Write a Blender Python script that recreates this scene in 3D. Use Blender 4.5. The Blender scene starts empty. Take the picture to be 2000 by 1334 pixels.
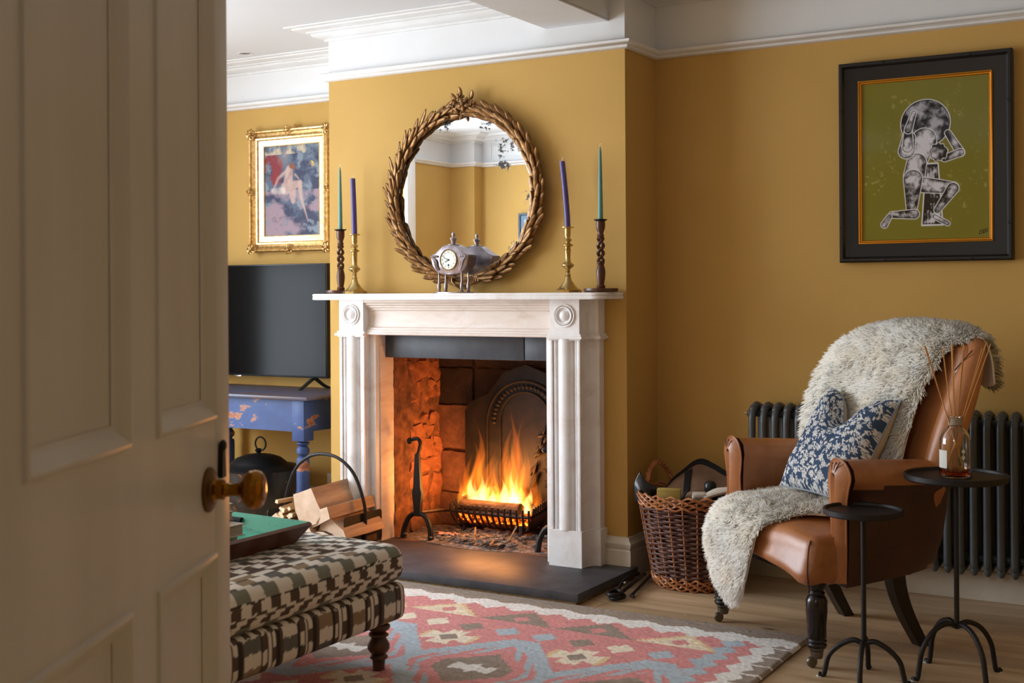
import bpy, bmesh, math, random
import numpy as np
from mathutils import Vector, Matrix, noise
random.seed(7); np.random.seed(7)
PI = math.pi
C = bpy.context.scene.collection

# ---------------------------------------------------------------- camera, world, lights, exposure
EYE = 1.16
cam_d = bpy.data.cameras.new('camera'); cam = bpy.data.objects.new('camera', cam_d); C.objects.link(cam)
cam.location = (0, 0, EYE)
cam_d.sensor_width = 36; cam_d.lens = 2449 / 2000 * 36
cam_d.shift_y = -97 / 2000
cam_d.clip_start = .02
cam.matrix_world = Matrix.Translation((0, 0, EYE)) @ Matrix.Rotation(math.radians(30.4), 4, 'Z') @ Matrix.Rotation(PI / 2, 4, 'X') @ Matrix.Rotation(-.0062, 4, 'Z')
cam_d.dof.use_dof = True; cam_d.dof.focus_distance = 5.0; cam_d.dof.aperture_fstop = 9
bpy.context.scene.camera = cam
vs = bpy.context.scene.view_settings
vs.view_transform = 'Standard'; vs.look = 'None'; vs.gamma = 1; vs.use_curve_mapping = False
vs.exposure = 0.0
w = bpy.data.worlds.new('sky'); bpy.context.scene.world = w; w.use_nodes = True
w.node_tree.nodes['Background'].inputs[0].default_value = (.75, .87, 1, 1)
w.node_tree.nodes['Background'].inputs[1].default_value = 1.0

def area(name, loc, target, sx, sy, power, col, spread=180):
    d = bpy.data.lights.new(name, 'AREA'); d.shape = 'RECTANGLE'; d.size = sx; d.size_y = sy
    d.energy = power; d.color = col; d.spread = math.radians(spread)
    o = bpy.data.objects.new(name, d); C.objects.link(o); o.location = loc
    o.rotation_euler = (Vector(target) - Vector(loc)).to_track_quat('-Z', 'Y').to_euler()
    return o
def point(name, loc, r, power, col):
    d = bpy.data.lights.new(name, 'POINT'); d.shadow_soft_size = r; d.energy = power; d.color = col; d.specular_factor = .0
    o = bpy.data.objects.new(name, d); C.objects.link(o); o.location = loc; return o
area('window_daylight', (-5.62, 2.64, 1.36), (0, 2.64, 1.36), 2.3, 1.72, 222, (.82, .91, 1))
area('hall_fill', (-.75, -1.1, 2.2), (-.9, 1.2, .9), .8, .5, 15, (.93, .97, 1))  # added fill that lifts the open door; the hall has no window

# ---------------------------------------------------------------- materials
def S(r, g, b):
    f = lambda c: (c / 255) / 12.92 if c / 255 <= .04045 else ((c / 255 + .055) / 1.055) ** 2.4
    return (f(r), f(g), f(b))
class Mt:
    def __init__(s, name, col=(128, 128, 128), rough=.6, metal=0, spec=.5, **k):
        s.m = bpy.data.materials.new(name); s.m.use_nodes = True; s.t = s.m.node_tree; s.n = s.t.nodes
        s.b = s.n['Principled BSDF']; s.out = s.n['Material Output']
        s.b.inputs['Base Color'].default_value = (*S(*col), 1); s.b.inputs['Roughness'].default_value = rough
        s.b.inputs['Metallic'].default_value = metal; s.b.inputs['Specular IOR Level'].default_value = spec
        for q, v in k.items(): s.b.inputs[q.replace('_', ' ')].default_value = v
        s.tc = None; s.h = None
    def co(s, scale=(1, 1, 1), kind='Object'):
        if not s.tc: s.tc = s.n.new('ShaderNodeTexCoord')
        mp = s.n.new('ShaderNodeMapping'); mp.inputs['Scale'].default_value = scale
        s.t.links.new(s.tc.outputs[kind], mp.inputs[0]); return mp.outputs[0]
    def L(s, a, b): s.t.links.new(a, b)
    def noise(s, scale, detail=4, rough=.55, stretch=(1, 1, 1), dist=0):
        q = s.n.new('ShaderNodeTexNoise'); q.inputs['Scale'].default_value = scale; q.inputs['Detail'].default_value = detail
        q.inputs['Roughness'].default_value = rough; q.inputs['Distortion'].default_value = dist
        s.L(s.co(stretch), q.inputs['Vector']); return q.outputs['Fac']
    def vor(s, scale, stretch=(1, 1, 1), feature='F1'):
        q = s.n.new('ShaderNodeTexVoronoi'); q.inputs['Scale'].default_value = scale; q.feature = feature
        s.L(s.co(stretch), q.inputs['Vector']); return q.outputs['Distance']
    def ramp(s, fac, stops, interp='LINEAR'):
        r = s.n.new('ShaderNodeValToRGB'); e = r.color_ramp.elements; r.color_ramp.interpolation = interp
        e[0].position = stops[0][0]; e[0].color = (*S(*stops[0][1]), 1)
        e[1].position = stops[-1][0]; e[1].color = (*S(*stops[-1][1]), 1)
        for p, c in stops[1:-1]:
            q = e.new(p); q.color = (*S(*c), 1)
        s.L(fac, r.inputs[0]); return r.outputs[0]
    def col(s, sock): s.L(sock, s.b.inputs['Base Color']); return s
    def mix(s, fac, a, b, mode='MIX'):
        q = s.n.new('ShaderNodeMix'); q.data_type = 'RGBA'; q.blend_type = mode
        for sock, v in ((q.inputs[0], fac), (q.inputs[6], a), (q.inputs[7], b)):
            if hasattr(v, 'is_output'): s.L(v, sock)
            elif isinstance(v, (int, float)): sock.default_value = v
            else: sock.default_value = (*S(*v), 1)
        return q.outputs[2]
    def bump(s, fac, strength=.3, dist=.002):
        q = s.n.new('ShaderNodeBump'); q.inputs['Strength'].default_value = strength; q.inputs['Distance'].default_value = dist
        s.L(fac, q.inputs['Height'])
        if s.h: s.L(s.h, q.inputs['Normal'])
        s.h = q.outputs[0]; s.L(s.h, s.b.inputs['Normal']); return s
    def vary(s, c1, c2, scale, detail=4, stretch=(1, 1, 1), lo=.35, hi=.65, bump=0, dist=.001):
        f = s.noise(scale, detail, stretch=stretch); s.col(s.ramp(f, [(lo, c1), (hi, c2)]))
        if bump: s.bump(f, bump, dist)
        return s
    def attr(s, name='Col'):
        q = s.n.new('ShaderNodeVertexColor'); q.layer_name = name; return q.outputs[0]

ochre = Mt('ochre_wall_paint', rough=.75, spec=.25).vary((194, 155, 85), (200, 161, 92), 1.5); ochre.bump(ochre.noise(260, 2), .08, .001)
white = Mt('white_frieze_paint', rough=.7, spec=.3).vary((230, 231, 233), (224, 225, 226), 2)
trimw = Mt('white_trim_gloss', rough=.42).vary((230, 231, 231), (222, 221, 220), 5)
skirt = Mt('skirting_paint', rough=.45).vary((222, 214, 200), (205, 195, 178), 9, lo=.3, hi=.7)
ceilm = Mt('ceiling_paint', (224, 227, 232), .8)
doorm = Mt('door_cream_paint', rough=.42); doorm.vary((208, 205, 200), (199, 195, 188), 6, stretch=(1, 1, .2)); doorm.bump(doorm.noise(60, 3, stretch=(1, 1, .1)), .06, .002)
marble = Mt('limestone_surround', rough=.38); _f = marble.noise(7, 8, .65, dist=1.2)
marble.col(marble.ramp(_f, [(.28, (222, 214, 208)), (.42, (235, 230, 228)), (.6, (242, 242, 243)), (.78, (232, 228, 225))])); marble.bump(marble.noise(120, 3), .05, .001)
marbler = Mt('limestone_frieze', rough=.4); _f = marbler.noise(5, 8, .65, (1, 1, 4), 1.0)
marbler.col(marbler.ramp(_f, [(.25, (208, 188, 174)), (.45, (228, 214, 204)), (.7, (238, 230, 224))]))
slate = Mt('black_slate', rough=.44, spec=.1); slate.vary((74, 74, 78), (92, 90, 94), 12, 6); slate.bump(slate.noise(40, 5), .12, .001)
slateb = Mt('blue_grey_slate', rough=.5).vary((52, 58, 68), (66, 73, 84), 14, 5)
conc = Mt('hearth_mortar', rough=.9).vary((176, 152, 116), (140, 120, 92), 30, 5, bump=.5, dist=.003)
iron = Mt('black_iron', (26, 25, 26), .5, .4); iron.bump(iron.noise(120, 3), .15, .001)
ironr = Mt('rusty_iron', rough=.55, metal=.4).vary((38, 30, 28), (64, 44, 36), 40, 5, bump=.3, dist=.001)
tblk = Mt('matt_black_steel', (30, 27, 28), .5, .3)
radm = Mt('radiator_charcoal', (80, 84, 86), .38, .1)
gold = Mt('gilt', rough=.3, metal=.85); gold.vary((228, 194, 132), (160, 116, 60), 60, 4, lo=.3, hi=.75)
goldlt = Mt('cream_gilt', rough=.35, metal=.5).vary((246, 226, 180), (226, 190, 130), 50)
slipm = Mt('cream_slip', (240, 228, 200), .6)
bronze = Mt('bronze_gilt_leaf', rough=.42, metal=.55); bronze.vary((96, 66, 36), (156, 112, 62), 38, 5, lo=.35, hi=.7); bronze.bump(bronze.noise(90, 3, stretch=(1, 1, .3)), .3, .002)
brass = Mt('brass', rough=.28, metal=.9).vary((206, 182, 124), (176, 148, 92), 30)
knobm = Mt('amber_brass', (150, 100, 20), .18, .85)
rosem = Mt('aged_brass', (104, 76, 40), .4, .8)
silver = Mt('pewter', rough=.3, metal=.8).vary((176, 166, 172), (140, 128, 132), 25, 3)
walnut = Mt('dark_oak', rough=.35); walnut.vary((64, 34, 24), (98, 54, 36), 30, 5, (1, 1, .25))
teal = Mt('teal_wax', (92, 150, 144), .45, Subsurface_Weight=.15)
purple = Mt('violet_wax', (84, 74, 138), .4, Subsurface_Weight=.15)
wick = Mt('wick', (240, 230, 214), .8)
leather = Mt('tan_leather', rough=.36, spec=.6); _f = leather.noise(5, 6, .6); _g = leather.noise(40, 4, .7)
leather.col(leather.mix(_g, leather.ramp(_f, [(.25, (126, 74, 42)), (.5, (176, 112, 66)), (.75, (202, 140, 90))]), leather.ramp(_f, [(.3, (144, 88, 50)), (.7, (190, 124, 76))])))
leather.bump(leather.vor(300), .08, .001); leather.bump(leather.noise(14, 5, .7), .25, .004)
leatherd_shade = Mt('dark_shaded_leather', rough=.4, spec=.5); leatherd_shade.vary((58, 30, 22), (80, 42, 28), 4, 5); leatherd_shade.bump(leatherd_shade.noise(12, 5), .25, .004)  # dark patina, with the shade of the chair's outer sides mixed into the colour
ebony = Mt('ebonised_wood', (22, 17, 18), .22)
darkoak = Mt('dark_turned_oak', rough=.35).vary((58, 34, 24), (84, 50, 34), 30, 4)
fur = Mt('sheepskin_wool', rough=.9, spec=.1); fur.vary((255, 252, 244), (254, 244, 226), 9, 3)
_tl = fur.n.new('ShaderNodeBsdfTranslucent'); _tl.inputs[0].default_value = (1, .98, .94, 1); _ms = fur.n.new('ShaderNodeMixShader'); _ms.inputs[0].default_value = .12
fur.L(fur.b.outputs[0], _ms.inputs[1]); fur.L(_tl.outputs[0], _ms.inputs[2]); fur.L(_ms.outputs[0], fur.out.inputs['Surface'])
suede = Mt('sheepskin_hide', (248, 240, 224), .9)
castor = Mt('caster_metal', (112, 104, 96), .35, .85)
bluep = Mt('distressed_blue_paint', rough=.55); _f = bluep.noise(4.5, 8, .62, (1, 1, 2.2)); 
bluep.col(bluep.ramp(_f, [(.40, (46, 68, 120)), (.565, (54, 80, 134)), (.585, (176, 122, 90)), (.62, (150, 88, 60)), (.8, (92, 58, 44))])); bluep.bump(_f, .3, .002)
woodtop = Mt('worn_table_top', rough=.4).vary((94, 78, 76), (76, 84, 112), 5, 6, (.4, 2, 1))
tvb = Mt('tv_bezel', (40, 42, 44), .3, .5)
tvs = Mt('tv_screen', (16, 16, 17), .14, 0, .07)
tvf = Mt('tv_foot', (40, 52, 60), .35, .3)
plast = Mt('white_plastic', (226, 224, 218), .4)
urnm = Mt('japanned_black', rough=.3, spec=.6); _f = urnm.noise(7, 6, .7, dist=2.5)
urnm.col(urnm.ramp(_f, [(.0, (26, 22, 22)), (.57, (30, 26, 25)), (.6, (120, 62, 34)), (.66, (150, 100, 70)), (.7, (40, 30, 26))]))
logend = Mt('split_log_end', rough=.85); _f = logend.noise(12, 6, .6); logend.col(logend.ramp(_f, [(.3, (208, 176, 148)), (.7, (236, 212, 188))])); logend.bump(logend.noise(60, 4), .4, .002)
logside = Mt('split_log_side', rough=.85); _f = logside.noise(16, 6, .6, (1.6, .18, 1.6)); logside.col(logside.ramp(_f, [(.3, (158, 124, 94)), (.55, (194, 160, 128)), (.8, (216, 186, 152))])); logside.bump(_f, .7, .004)
bark = Mt('log_bark', rough=.9); _f = bark.noise(18, 7, .7); bark.col(bark.ramp(_f, [(.3, (52, 36, 26)), (.55, (92, 70, 50)), (.8, (134, 110, 84))])); bark.bump(_f, .8, .004)
kindm = Mt('kindling_wood', rough=.85); _f = kindm.noise(20, 5, .6, (2, .3, 2)); kindm.col(kindm.ramp(_f, [(.3, (150, 104, 66)), (.7, (214, 176, 128))]))
kend = Mt('kindling_end', (238, 218, 182), .9)
willow = Mt('dark_willow', rough=.42); willow.vary((70, 42, 36), (112, 74, 62), 30, 4, lo=.3, hi=.7)
willowl = Mt('light_willow', rough=.45); willowl.vary((150, 88, 48), (190, 126, 76), 30, 4)
blanket = Mt('beige_blanket', rough=.95).vary((138, 108, 84), (116, 90, 70), 12)
blackc = Mt('black_cloth', (20, 20, 24), .9)
glovem = Mt('gloves', (206, 194, 180), .9)
cardb = Mt('yellow_card', (176, 150, 76), .8)
glass = Mt('clear_glass', (255, 255, 255), .02, 0, .5, Transmission_Weight=1.0, IOR=1.45)
liquid = Mt('amber_oil', (200, 96, 20), .02, 0, .5, Transmission_Weight=.95, IOR=1.33)
reed = Mt('reed', (196, 136, 70), .7)
labelm = Mt('paper_label', (212, 212, 204), .7)
greenp = Mt('green_lacquer', rough=.22); _f = greenp.noise(14, 6, .7, dist=3); greenp.col(greenp.ramp(_f, [(.0, (56, 150, 118)), (.6, (66, 160, 128)), (.64, (60, 60, 60)), (.68, (150, 190, 170))]))
traym = Mt('tray_rosewood', rough=.3).vary((74, 40, 30), (104, 58, 40), 14, 5, (1, .2, 1))
paper = Mt('book_pages', rough=.9).vary((196, 188, 180), (170, 160, 152), 120, 2, (.01, .01, 6))
coverm = [Mt('book_cover_a', (232, 232, 234), .5), Mt('book_cover_b', (96, 84, 80), .5), Mt('book_cover_c', (214, 208, 206), .5)]
ashm = Mt('ash', rough=.95); _f = ashm.noise(40, 6, .7); ashm.col(ashm.ramp(_f, [(.3, (66, 58, 54)), (.5, (120, 110, 104)), (.75, (196, 188, 182))])); ashm.bump(_f, 1, .01)
charm = Mt('charred_log', rough=.8); _f = charm.vor(34); charm.col(charm.ramp(_f, [(.0, (34, 24, 22)), (.6, (70, 46, 38))])); charm.bump(_f, .8, .006)
stonem = []
for i, (a, b) in enumerate([((196, 150, 104), (158, 112, 76)), ((186, 120, 80), (120, 70, 48)), ((150, 104, 76), (92, 62, 48)), ((64, 48, 42), (38, 30, 28))]):
    q = Mt('firebox_stone_%d' % i, rough=.92); f = q.noise(16, 7, .7, dist=.6); q.col(q.ramp(f, [(.3, b), (.7, a)])); q.bump(f, .9, .012); stonem.append(q)
mortar = Mt('firebox_mortar', rough=.95).vary((140, 92, 64), (84, 54, 40), 20, 5, bump=.6, dist=.006)
fbm = Mt('cast_iron_fireback', rough=.62, metal=0, spec=.3).vary((34, 25, 22), (17, 14, 13), 24, 6, bump=.5, dist=.004)
winf = Mt('window_white', (240, 238, 234), .4)
bluepic = Mt('blue_print', rough=.4).vary((70, 112, 140), (130, 170, 190), 6)
vcol = {}
def vmat(name, rough=.9, bumps=(), spec=.3, metal=0, **k):
    m = Mt(name, rough=rough, spec=spec, metal=metal, **k); m.col(m.attr())
    for sc, st, ds in bumps: m.bump(m.noise(sc, 4), st, ds)
    return m
def emit(name, col, strength, volume=False):
    m = bpy.data.materials.new(name); m.use_nodes = True; t = m.node_tree; t.nodes.remove(t.nodes['Principled BSDF'])
    e = t.nodes.new('ShaderNodeEmission'); e.inputs[0].default_value = (*col, 1); e.inputs[1].default_value = strength
    t.links.new(e.outputs[0], t.nodes['Material Output'].inputs['Volume' if volume else 'Surface'])
    class Q: pass
    q = Q(); q.m = m; return q

# ---------------------------------------------------------------- geometry helpers
def bmn(): return bmesh.new()
def box(bm, x0, x1, y0, y1, z0, z1, bev=0):
    vs_ = [bm.verts.new(p) for p in ((x0, y0, z0), (x1, y0, z0), (x1, y1, z0), (x0, y1, z0), (x0, y0, z1), (x1, y0, z1), (x1, y1, z1), (x0, y1, z1))]
    fs = [bm.faces.new([vs_[i] for i in f]) for f in ((3, 2, 1, 0), (4, 5, 6, 7), (0, 1, 5, 4), (1, 2, 6, 5), (2, 3, 7, 6), (3, 0, 4, 7))]
    if bev:
        es = list({e for f in fs for e in f.edges}); bmesh.ops.bevel(bm, geom=es, offset=bev, segments=2, affect='EDGES', profile=.5)
    return bm
def B(*a, **k): return box(bmn(), *a, **k)
def lathe(bm, prof, n=24, cx=0, cy=0, cz=0, mat=None, cap=True, ax='Z'):
    rings = []
    for r, z in prof:
        ring = []
        for i in range(n):
            a = 2 * PI * i / n; p = Vector((r * math.cos(a), r * math.sin(a), z))
            if ax == 'Y': p = Vector((p.x, -p.z, p.y))
            if ax == 'X': p = Vector((p.z, p.x, p.y))
            if mat: p = mat @ p
            ring.append(bm.verts.new(p + Vector((cx, cy, cz))))
        rings.append(ring)
    for a, b in zip(rings, rings[1:]):
        for i in range(n): bm.faces.new((a[i], a[(i + 1) % n], b[(i + 1) % n], b[i]))
    if cap:
        bm.faces.new(list(reversed(rings[0]))); bm.faces.new(rings[-1])
    return bm
def LA(prof, n=24, **k): return lathe(bmn(), prof, n, **k)
def tube(bm, pts, r, n=8, closed=False):
    pts = [Vector(p) for p in pts]; N = len(pts); rr = r if hasattr(r, '__len__') else [r] * N
    rings = []; up = None
    for i, p in enumerate(pts):
        if closed: d = pts[(i + 1) % N] - pts[i - 1]
        else: d = pts[min(i + 1, N - 1)] - pts[max(i - 1, 0)]
        d.normalize()
        if up is None: up = Vector((0, 0, 1)) if abs(d.z) < .9 else Vector((1, 0, 0))
        s = d.cross(up); s.normalize(); up = s.cross(d); up.normalize()
        rings.append([bm.verts.new(p + (s * math.cos(2 * PI * k / n) + up * math.sin(2 * PI * k / n)) * rr[i]) for k in range(n)])
    for i in range(N if closed else N - 1):
        a, b = rings[i], rings[(i + 1) % N]
        for k in range(n): bm.faces.new((a[k], b[k], b[(k + 1) % n], a[(k + 1) % n]))
    if not closed:
        bm.faces.new(rings[0]); bm.faces.new(list(reversed(rings[-1])))
    return bm
def TB(pts, r, n=8, closed=False): return tube(bmn(), pts, r, n, closed)
def prism(bm, poly, a0, a1, ax='Z'):
    def P(u, v, t): return {'Z': (u, v, t), 'Y': (u, t, v), 'X': (t, u, v)}[ax]
    lo = [bm.verts.new(P(u, v, a0)) for u, v in poly]; hi = [bm.verts.new(P(u, v, a1)) for u, v in poly]
    n = len(poly)
    for i in range(n): bm.faces.new((lo[i], lo[(i + 1) % n], hi[(i + 1) % n], hi[i]))
    bm.faces.new(list(reversed(lo))); bm.faces.new(hi)
    return bm
def PR(poly, a0, a1, ax='Z'): return prism(bmn(), poly, a0, a1, ax)
def rbox(bm, c, h, r, n=(8, 8, 8), fn=None):
    """rounded box: centre c, half sizes h, radius r, n cells per axis, optional deform on the point"""
    vd = {}
    def V(i, j, k):
        key = (i, j, k)
        if key not in vd:
            p = [(2 * q / m - 1) * hh for q, m, hh in zip(key, n, h)]
            cl = [max(-hh + r, min(hh - r, x)) for x, hh in zip(p, h)]
            d = Vector(p) - Vector(cl)
            if d.length > 1e-9:
                d = d.normalized() * r
            q = Vector(cl) + d
            if fn: q = Vector(fn(*q))
            vd[key] = bm.verts.new(q + Vector(c))
        return vd[key]
    a, b, cc = n
    for i in range(a):
        for j in range(b):
            bm.faces.new((V(i, j, cc), V(i + 1, j, cc), V(i + 1, j + 1, cc), V(i, j + 1, cc)))
            bm.faces.new((V(i, j + 1, 0), V(i + 1, j + 1, 0), V(i + 1, j, 0), V(i, j, 0)))
    for i in range(a):
        for k in range(cc):
            bm.faces.new((V(i, 0, k), V(i + 1, 0, k), V(i + 1, 0, k + 1), V(i, 0, k + 1)))
            bm.faces.new((V(i, b, k + 1), V(i + 1, b, k + 1), V(i + 1, b, k), V(i, b, k)))
    for j in range(b):
        for k in range(cc):
            bm.faces.new((V(0, j, k + 1), V(0, j + 1, k + 1), V(0, j + 1, k), V(0, j, k)))
            bm.faces.new((V(a, j, k), V(a, j + 1, k), V(a, j + 1, k + 1), V(a, j, k + 1)))
    return bm
def RB(c, h, r, n=(8, 8, 8), fn=None): return rbox(bmn(), c, h, r, n, fn)
def sph(bm, c, r, sx=1, sy=1, sz=1, u=14, v=10):
    bmesh.ops.create_uvsphere(bm, u_segments=u, v_segments=v, radius=r, matrix=Matrix.Translation(c) @ Matrix.Diagonal((sx, sy, sz, 1))); return bm
def catmull(P, t):
    n = len(P) - 1; t = max(0, min(.99999, t)) * n; i = int(t); f = t - i
    p0, p1, p2, p3 = P[max(i - 1, 0)], P[i], P[i + 1], P[min(i + 2, n)]
    return .5 * ((2 * p1) + (-p0 + p2) * f + (2 * p0 - 5 * p1 + 4 * p2 - p3) * f * f + (-p0 + 3 * p1 - 3 * p2 + p3) * f ** 3)
def curve(pts, n): 
    P = [Vector(p) for p in pts]; return [catmull(P, i / (n - 1)) for i in range(n)]
def surf(G, nu, nv):
    G = [[Vector(p) for p in row] for row in G]
    cols = [[catmull(row, j / (nv - 1)) for j in range(nv)] for row in G]
    return [[catmull([c[j] for c in cols], i / (nu - 1)) for j in range(nv)] for i in range(nu)]
def gridmesh(bm, R, closed_j=False):
    V = [[bm.verts.new(p) for p in row] for row in R]
    for i in range(len(R) - 1):
        for j in range(len(R[0]) - (0 if closed_j else 1)):
            k = (j + 1) % len(R[0]); bm.faces.new((V[i][j], V[i + 1][j], V[i + 1][k], V[i][k]))
    return bm
SM = 40
def obj(name, bm, m, parent=None, smooth=True, world=False, kind=None, label=None, mats=None, mod=None):
    me = bpy.data.meshes.new(name)
    if isinstance(bm, bmesh.types.BMesh):
        if world and parent is not None: bmesh.ops.transform(bm, matrix=rootmat(parent).inverted(), verts=bm.verts)
        bmesh.ops.recalc_face_normals(bm, faces=bm.faces); bm.to_mesh(me); bm.free()
    else: me = bm
    if smooth:
        me.shade_smooth(); me.set_sharp_from_angle(angle=math.radians(SM))
    for q in (mats or [m]): me.materials.append(q.m)
    o = bpy.data.objects.new(name, me); C.objects.link(o)
    if parent is not None: o.parent = parent
    if kind: o['kind'] = kind
    if label: o['label'] = label
    return o
def rootmat(o):
    m = Matrix.Translation(o.location) @ o.rotation_euler.to_matrix().to_4x4()
    return rootmat(o.parent) @ m if o.parent else m
def thing(name, label, cat, loc=(0, 0, 0), rotz=0, group=None):
    o = bpy.data.objects.new(name, None); C.objects.link(o); o.location = loc; o.rotation_euler = (0, 0, rotz)
    o.empty_display_size = .05; o['label'] = label; o['category'] = cat
    if group: o['group'] = group
    return o
def tag(o, label, cat, group=None):
    o['label'] = label; o['category'] = cat
    if group: o['group'] = group
    return o
def struct(name, bm, m, parent=None, **k):
    o = obj(name, bm, m, parent, **k)
    if parent is None: o['kind'] = 'structure'
    return o
def setcol(me, fn):
    """point colour attribute from fn(co, normal) -> linear rgb"""
    a = me.color_attributes.new('Col', 'FLOAT_COLOR', 'POINT')
    buf = np.ones((len(me.vertices), 4), 'f')
    for i, v in enumerate(me.vertices): buf[i, :3] = fn(v.co, v.normal)
    a.data.foreach_set('color', buf.ravel())
def colgrid(w_, h_, nx, ny, rgb, bend=None):
    """flat picture lying in X-Z facing -Y, rgb array [ny,nx,3] linear, row 0 at the top"""
    xs = np.linspace(-w_ / 2, w_ / 2, nx); zs = np.linspace(h_ / 2, -h_ / 2, ny)
    X, Z = np.meshgrid(xs, zs); V = np.stack([X, np.zeros_like(X), Z], -1).reshape(-1, 3)
    idx = np.arange(nx * ny).reshape(ny, nx)
    F = np.stack([idx[:-1, :-1], idx[1:, :-1], idx[1:, 1:], idx[:-1, 1:]], -1).reshape(-1, 4)
    me = bpy.data.meshes.new('picture'); me.from_pydata(V.tolist(), [], F.tolist())
    a = me.color_attributes.new('Col', 'FLOAT_COLOR', 'POINT'); buf = np.ones((nx * ny, 4), 'f'); buf[:, :3] = rgb.reshape(-1, 3)
    a.data.foreach_set('color', buf.ravel()); return me
def lin(c): return np.array(S(*c))
def mould(bm, prof, path):
    """sweep a profile [(out, z)] along a horizontal path [(x, y)] with mitred corners; out is to the right of travel"""
    n = len(path); rows = []
    for i, p in enumerate(path):
        p = Vector(p)
        d0 = (p - Vector(path[i - 1])).normalized() if i else None
        d1 = (Vector(path[i + 1]) - p).normalized() if i < n - 1 else None
        d0 = d0 or d1; d1 = d1 or d0
        n0 = Vector((d0.y, -d0.x)); n1 = Vector((d1.y, -d1.x)); m = n0 + n1; m = m / (m.dot(n0) or 1)
        m = m / 1.0
        rows.append([(p.x + m.x * o, p.y + m.y * o, z) for o, z in prof])
    gridmesh(bm, rows)
    for r_ in (rows[0], rows[-1]):
        try: bm.faces.new([bm.verts.new(q) for q in r_])
        except Exception: pass
    return bm

# ---------------------------------------------------------------- room shell
XL, XR, YN, YF, YR = -5.45, .95, .74, 5.10, 4.934        # left, right, near wall, alcove backs (left, right)
BX0, BX1, BY = -3.703, -2.178, 4.63                      # chimney breast
CZ = 2.392; CZR = 2.43
fl = struct('floor', B(XL - .15, XR + .15, -1.35, YF + .1, -.08, -.016), conc, smooth=False)
fl['label'] = 'stripped pine floorboards'
fwood = []
for i in range(4):
    q = Mt('pine_board_%d' % i, rough=.34); f = q.noise(5, 6, .6, (.35, 4.5, 1), .8); k = 1 - .05 * i
    kn = q.vor(3.2, (.8, 2.6, 1)); 
    base = q.ramp(f, [(.25, (186 * k, 154 * k, 116 * k)), (.5, (216 * k, 184 * k, 144 * k)), (.75, (230 * k, 202 * k, 168 * k))])
    q.col(q.mix(q.ramp(kn, [(.05, (255, 255, 255)), (.12, (0, 0, 0))]), base, (74, 44, 26))); q.bump(f, .15, .001); fwood.append(q)
y = .62; i = 0
while y < YF:
    y1 = min(y + .128, YF); cut = -2.9 + .9 * math.sin(i * 2.4)
    for a, b in ((XL, cut), (cut, XR)):
        o = obj('floorboard', B(a + .001, b - .001, y + .0012, y1 - .0012, -.016, random.uniform(-.0008, 0), bev=0), fwood[(i * 7 + int(a * 3)) % 4], fl, smooth=False)
    y = y1; i += 1
obj('hall_floorboard', B(XL, XR, -1.3, .62, -.016, 0), fwood[1], fl, smooth=False)
struct('ceiling', B(XL - .1, -2.2, .6, YF + .1, CZ, CZ + .1), ceilm, smooth=False)
struct('ceiling_right', B(-2.2, XR + .1, .6, YF + .1, CZR, CZR + .1), ceilm, smooth=False)
RZ = 2.146
def wall(name, parts_low, parts_hi):
    bm = bmn()
    for p in parts_low: box(bm, *p)
    o = struct(name, bm, ochre, smooth=False)
    bm = bmn()
    for p in parts_hi: box(bm, *p)
    f = obj('frieze', bm, white, o, smooth=False); return o
def wl(name, x0, x1, y0, y1): return wall(name, [(x0, x1, y0, y1, -.01, RZ + .01)], [(x0, x1, y0, y1, RZ + .01, 2.5)])
wl('wall_alcove_left', XL, BX0, YF, YF + .12)
wl('wall_alcove_right', BX1, XR, YR, YF + .12)
ox0, ox1, oz = -3.43, -2.43, .975
wall('wall_chimney', [(BX0, ox0, BY, YF + .12, -.01, RZ + .01), (ox1, BX1, BY, YF + .12, -.01, RZ + .01), (ox0, ox1, BY, YF + .12, oz, RZ + .01), (ox0, ox1, 5.09, YF + .12, -.01, oz)],
     [(BX0, BX1, BY, YF + .12, RZ + .01, 2.5)])
wy0, wy1, wz0, wz1 = 1.5, 3.80, .5, 2.22
wall('wall_left', [(XL - .15, XL, .6, wy0, -.01, RZ + .01), (XL - .15, XL, wy1, YF + .12, -.01, RZ + .01), (XL - .15, XL, wy0, wy1, -.01, wz0)],
     [(XL - .15, XL, .6, wy0, RZ + .01, 2.5), (XL - .15, XL, wy1, YF + .12, RZ + .01, 2.5), (XL - .15, XL, wy0, wy1, wz1, 2.5)])
dx0, dx1 = -1.04, -.03
wall('wall_near', [(XL, dx0 - .04, .60, YN, -.01, RZ + .01), (dx1 + .04, XR, .60, YN, -.01, RZ + .01)],
     [(XL, XR, .60, YN, RZ + .01, 2.5)])
wl('wall_near_pier', XL, XL + .22, YN, .86)
wl('wall_right', XR, XR + .12, -1.3, YF)
bm = bmn(); box(bm, dx0 - 1.2, dx0 - .9, -1.3, .6, 0, 2.5); box(bm, dx0 - 1.2, XR + .1, -1.42, -1.3, 0, 2.5); box(bm, dx0 - 1.2, XR + .1, -1.42, .6, 2.5, 2.6)
struct('wall_hall', bm, white, smooth=False)
# door lining
bm = bmn(); box(bm, dx0 - .04, dx0, .59, YN + .01, 0, 2.12); box(bm, dx1, dx1 + .04, .59, YN + .01, 0, 2.12); box(bm, dx0, dx1, .59, YN + .01, 2.08, 2.12)
struct('trim_door_lining', bm, trimw, smooth=False)
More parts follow.
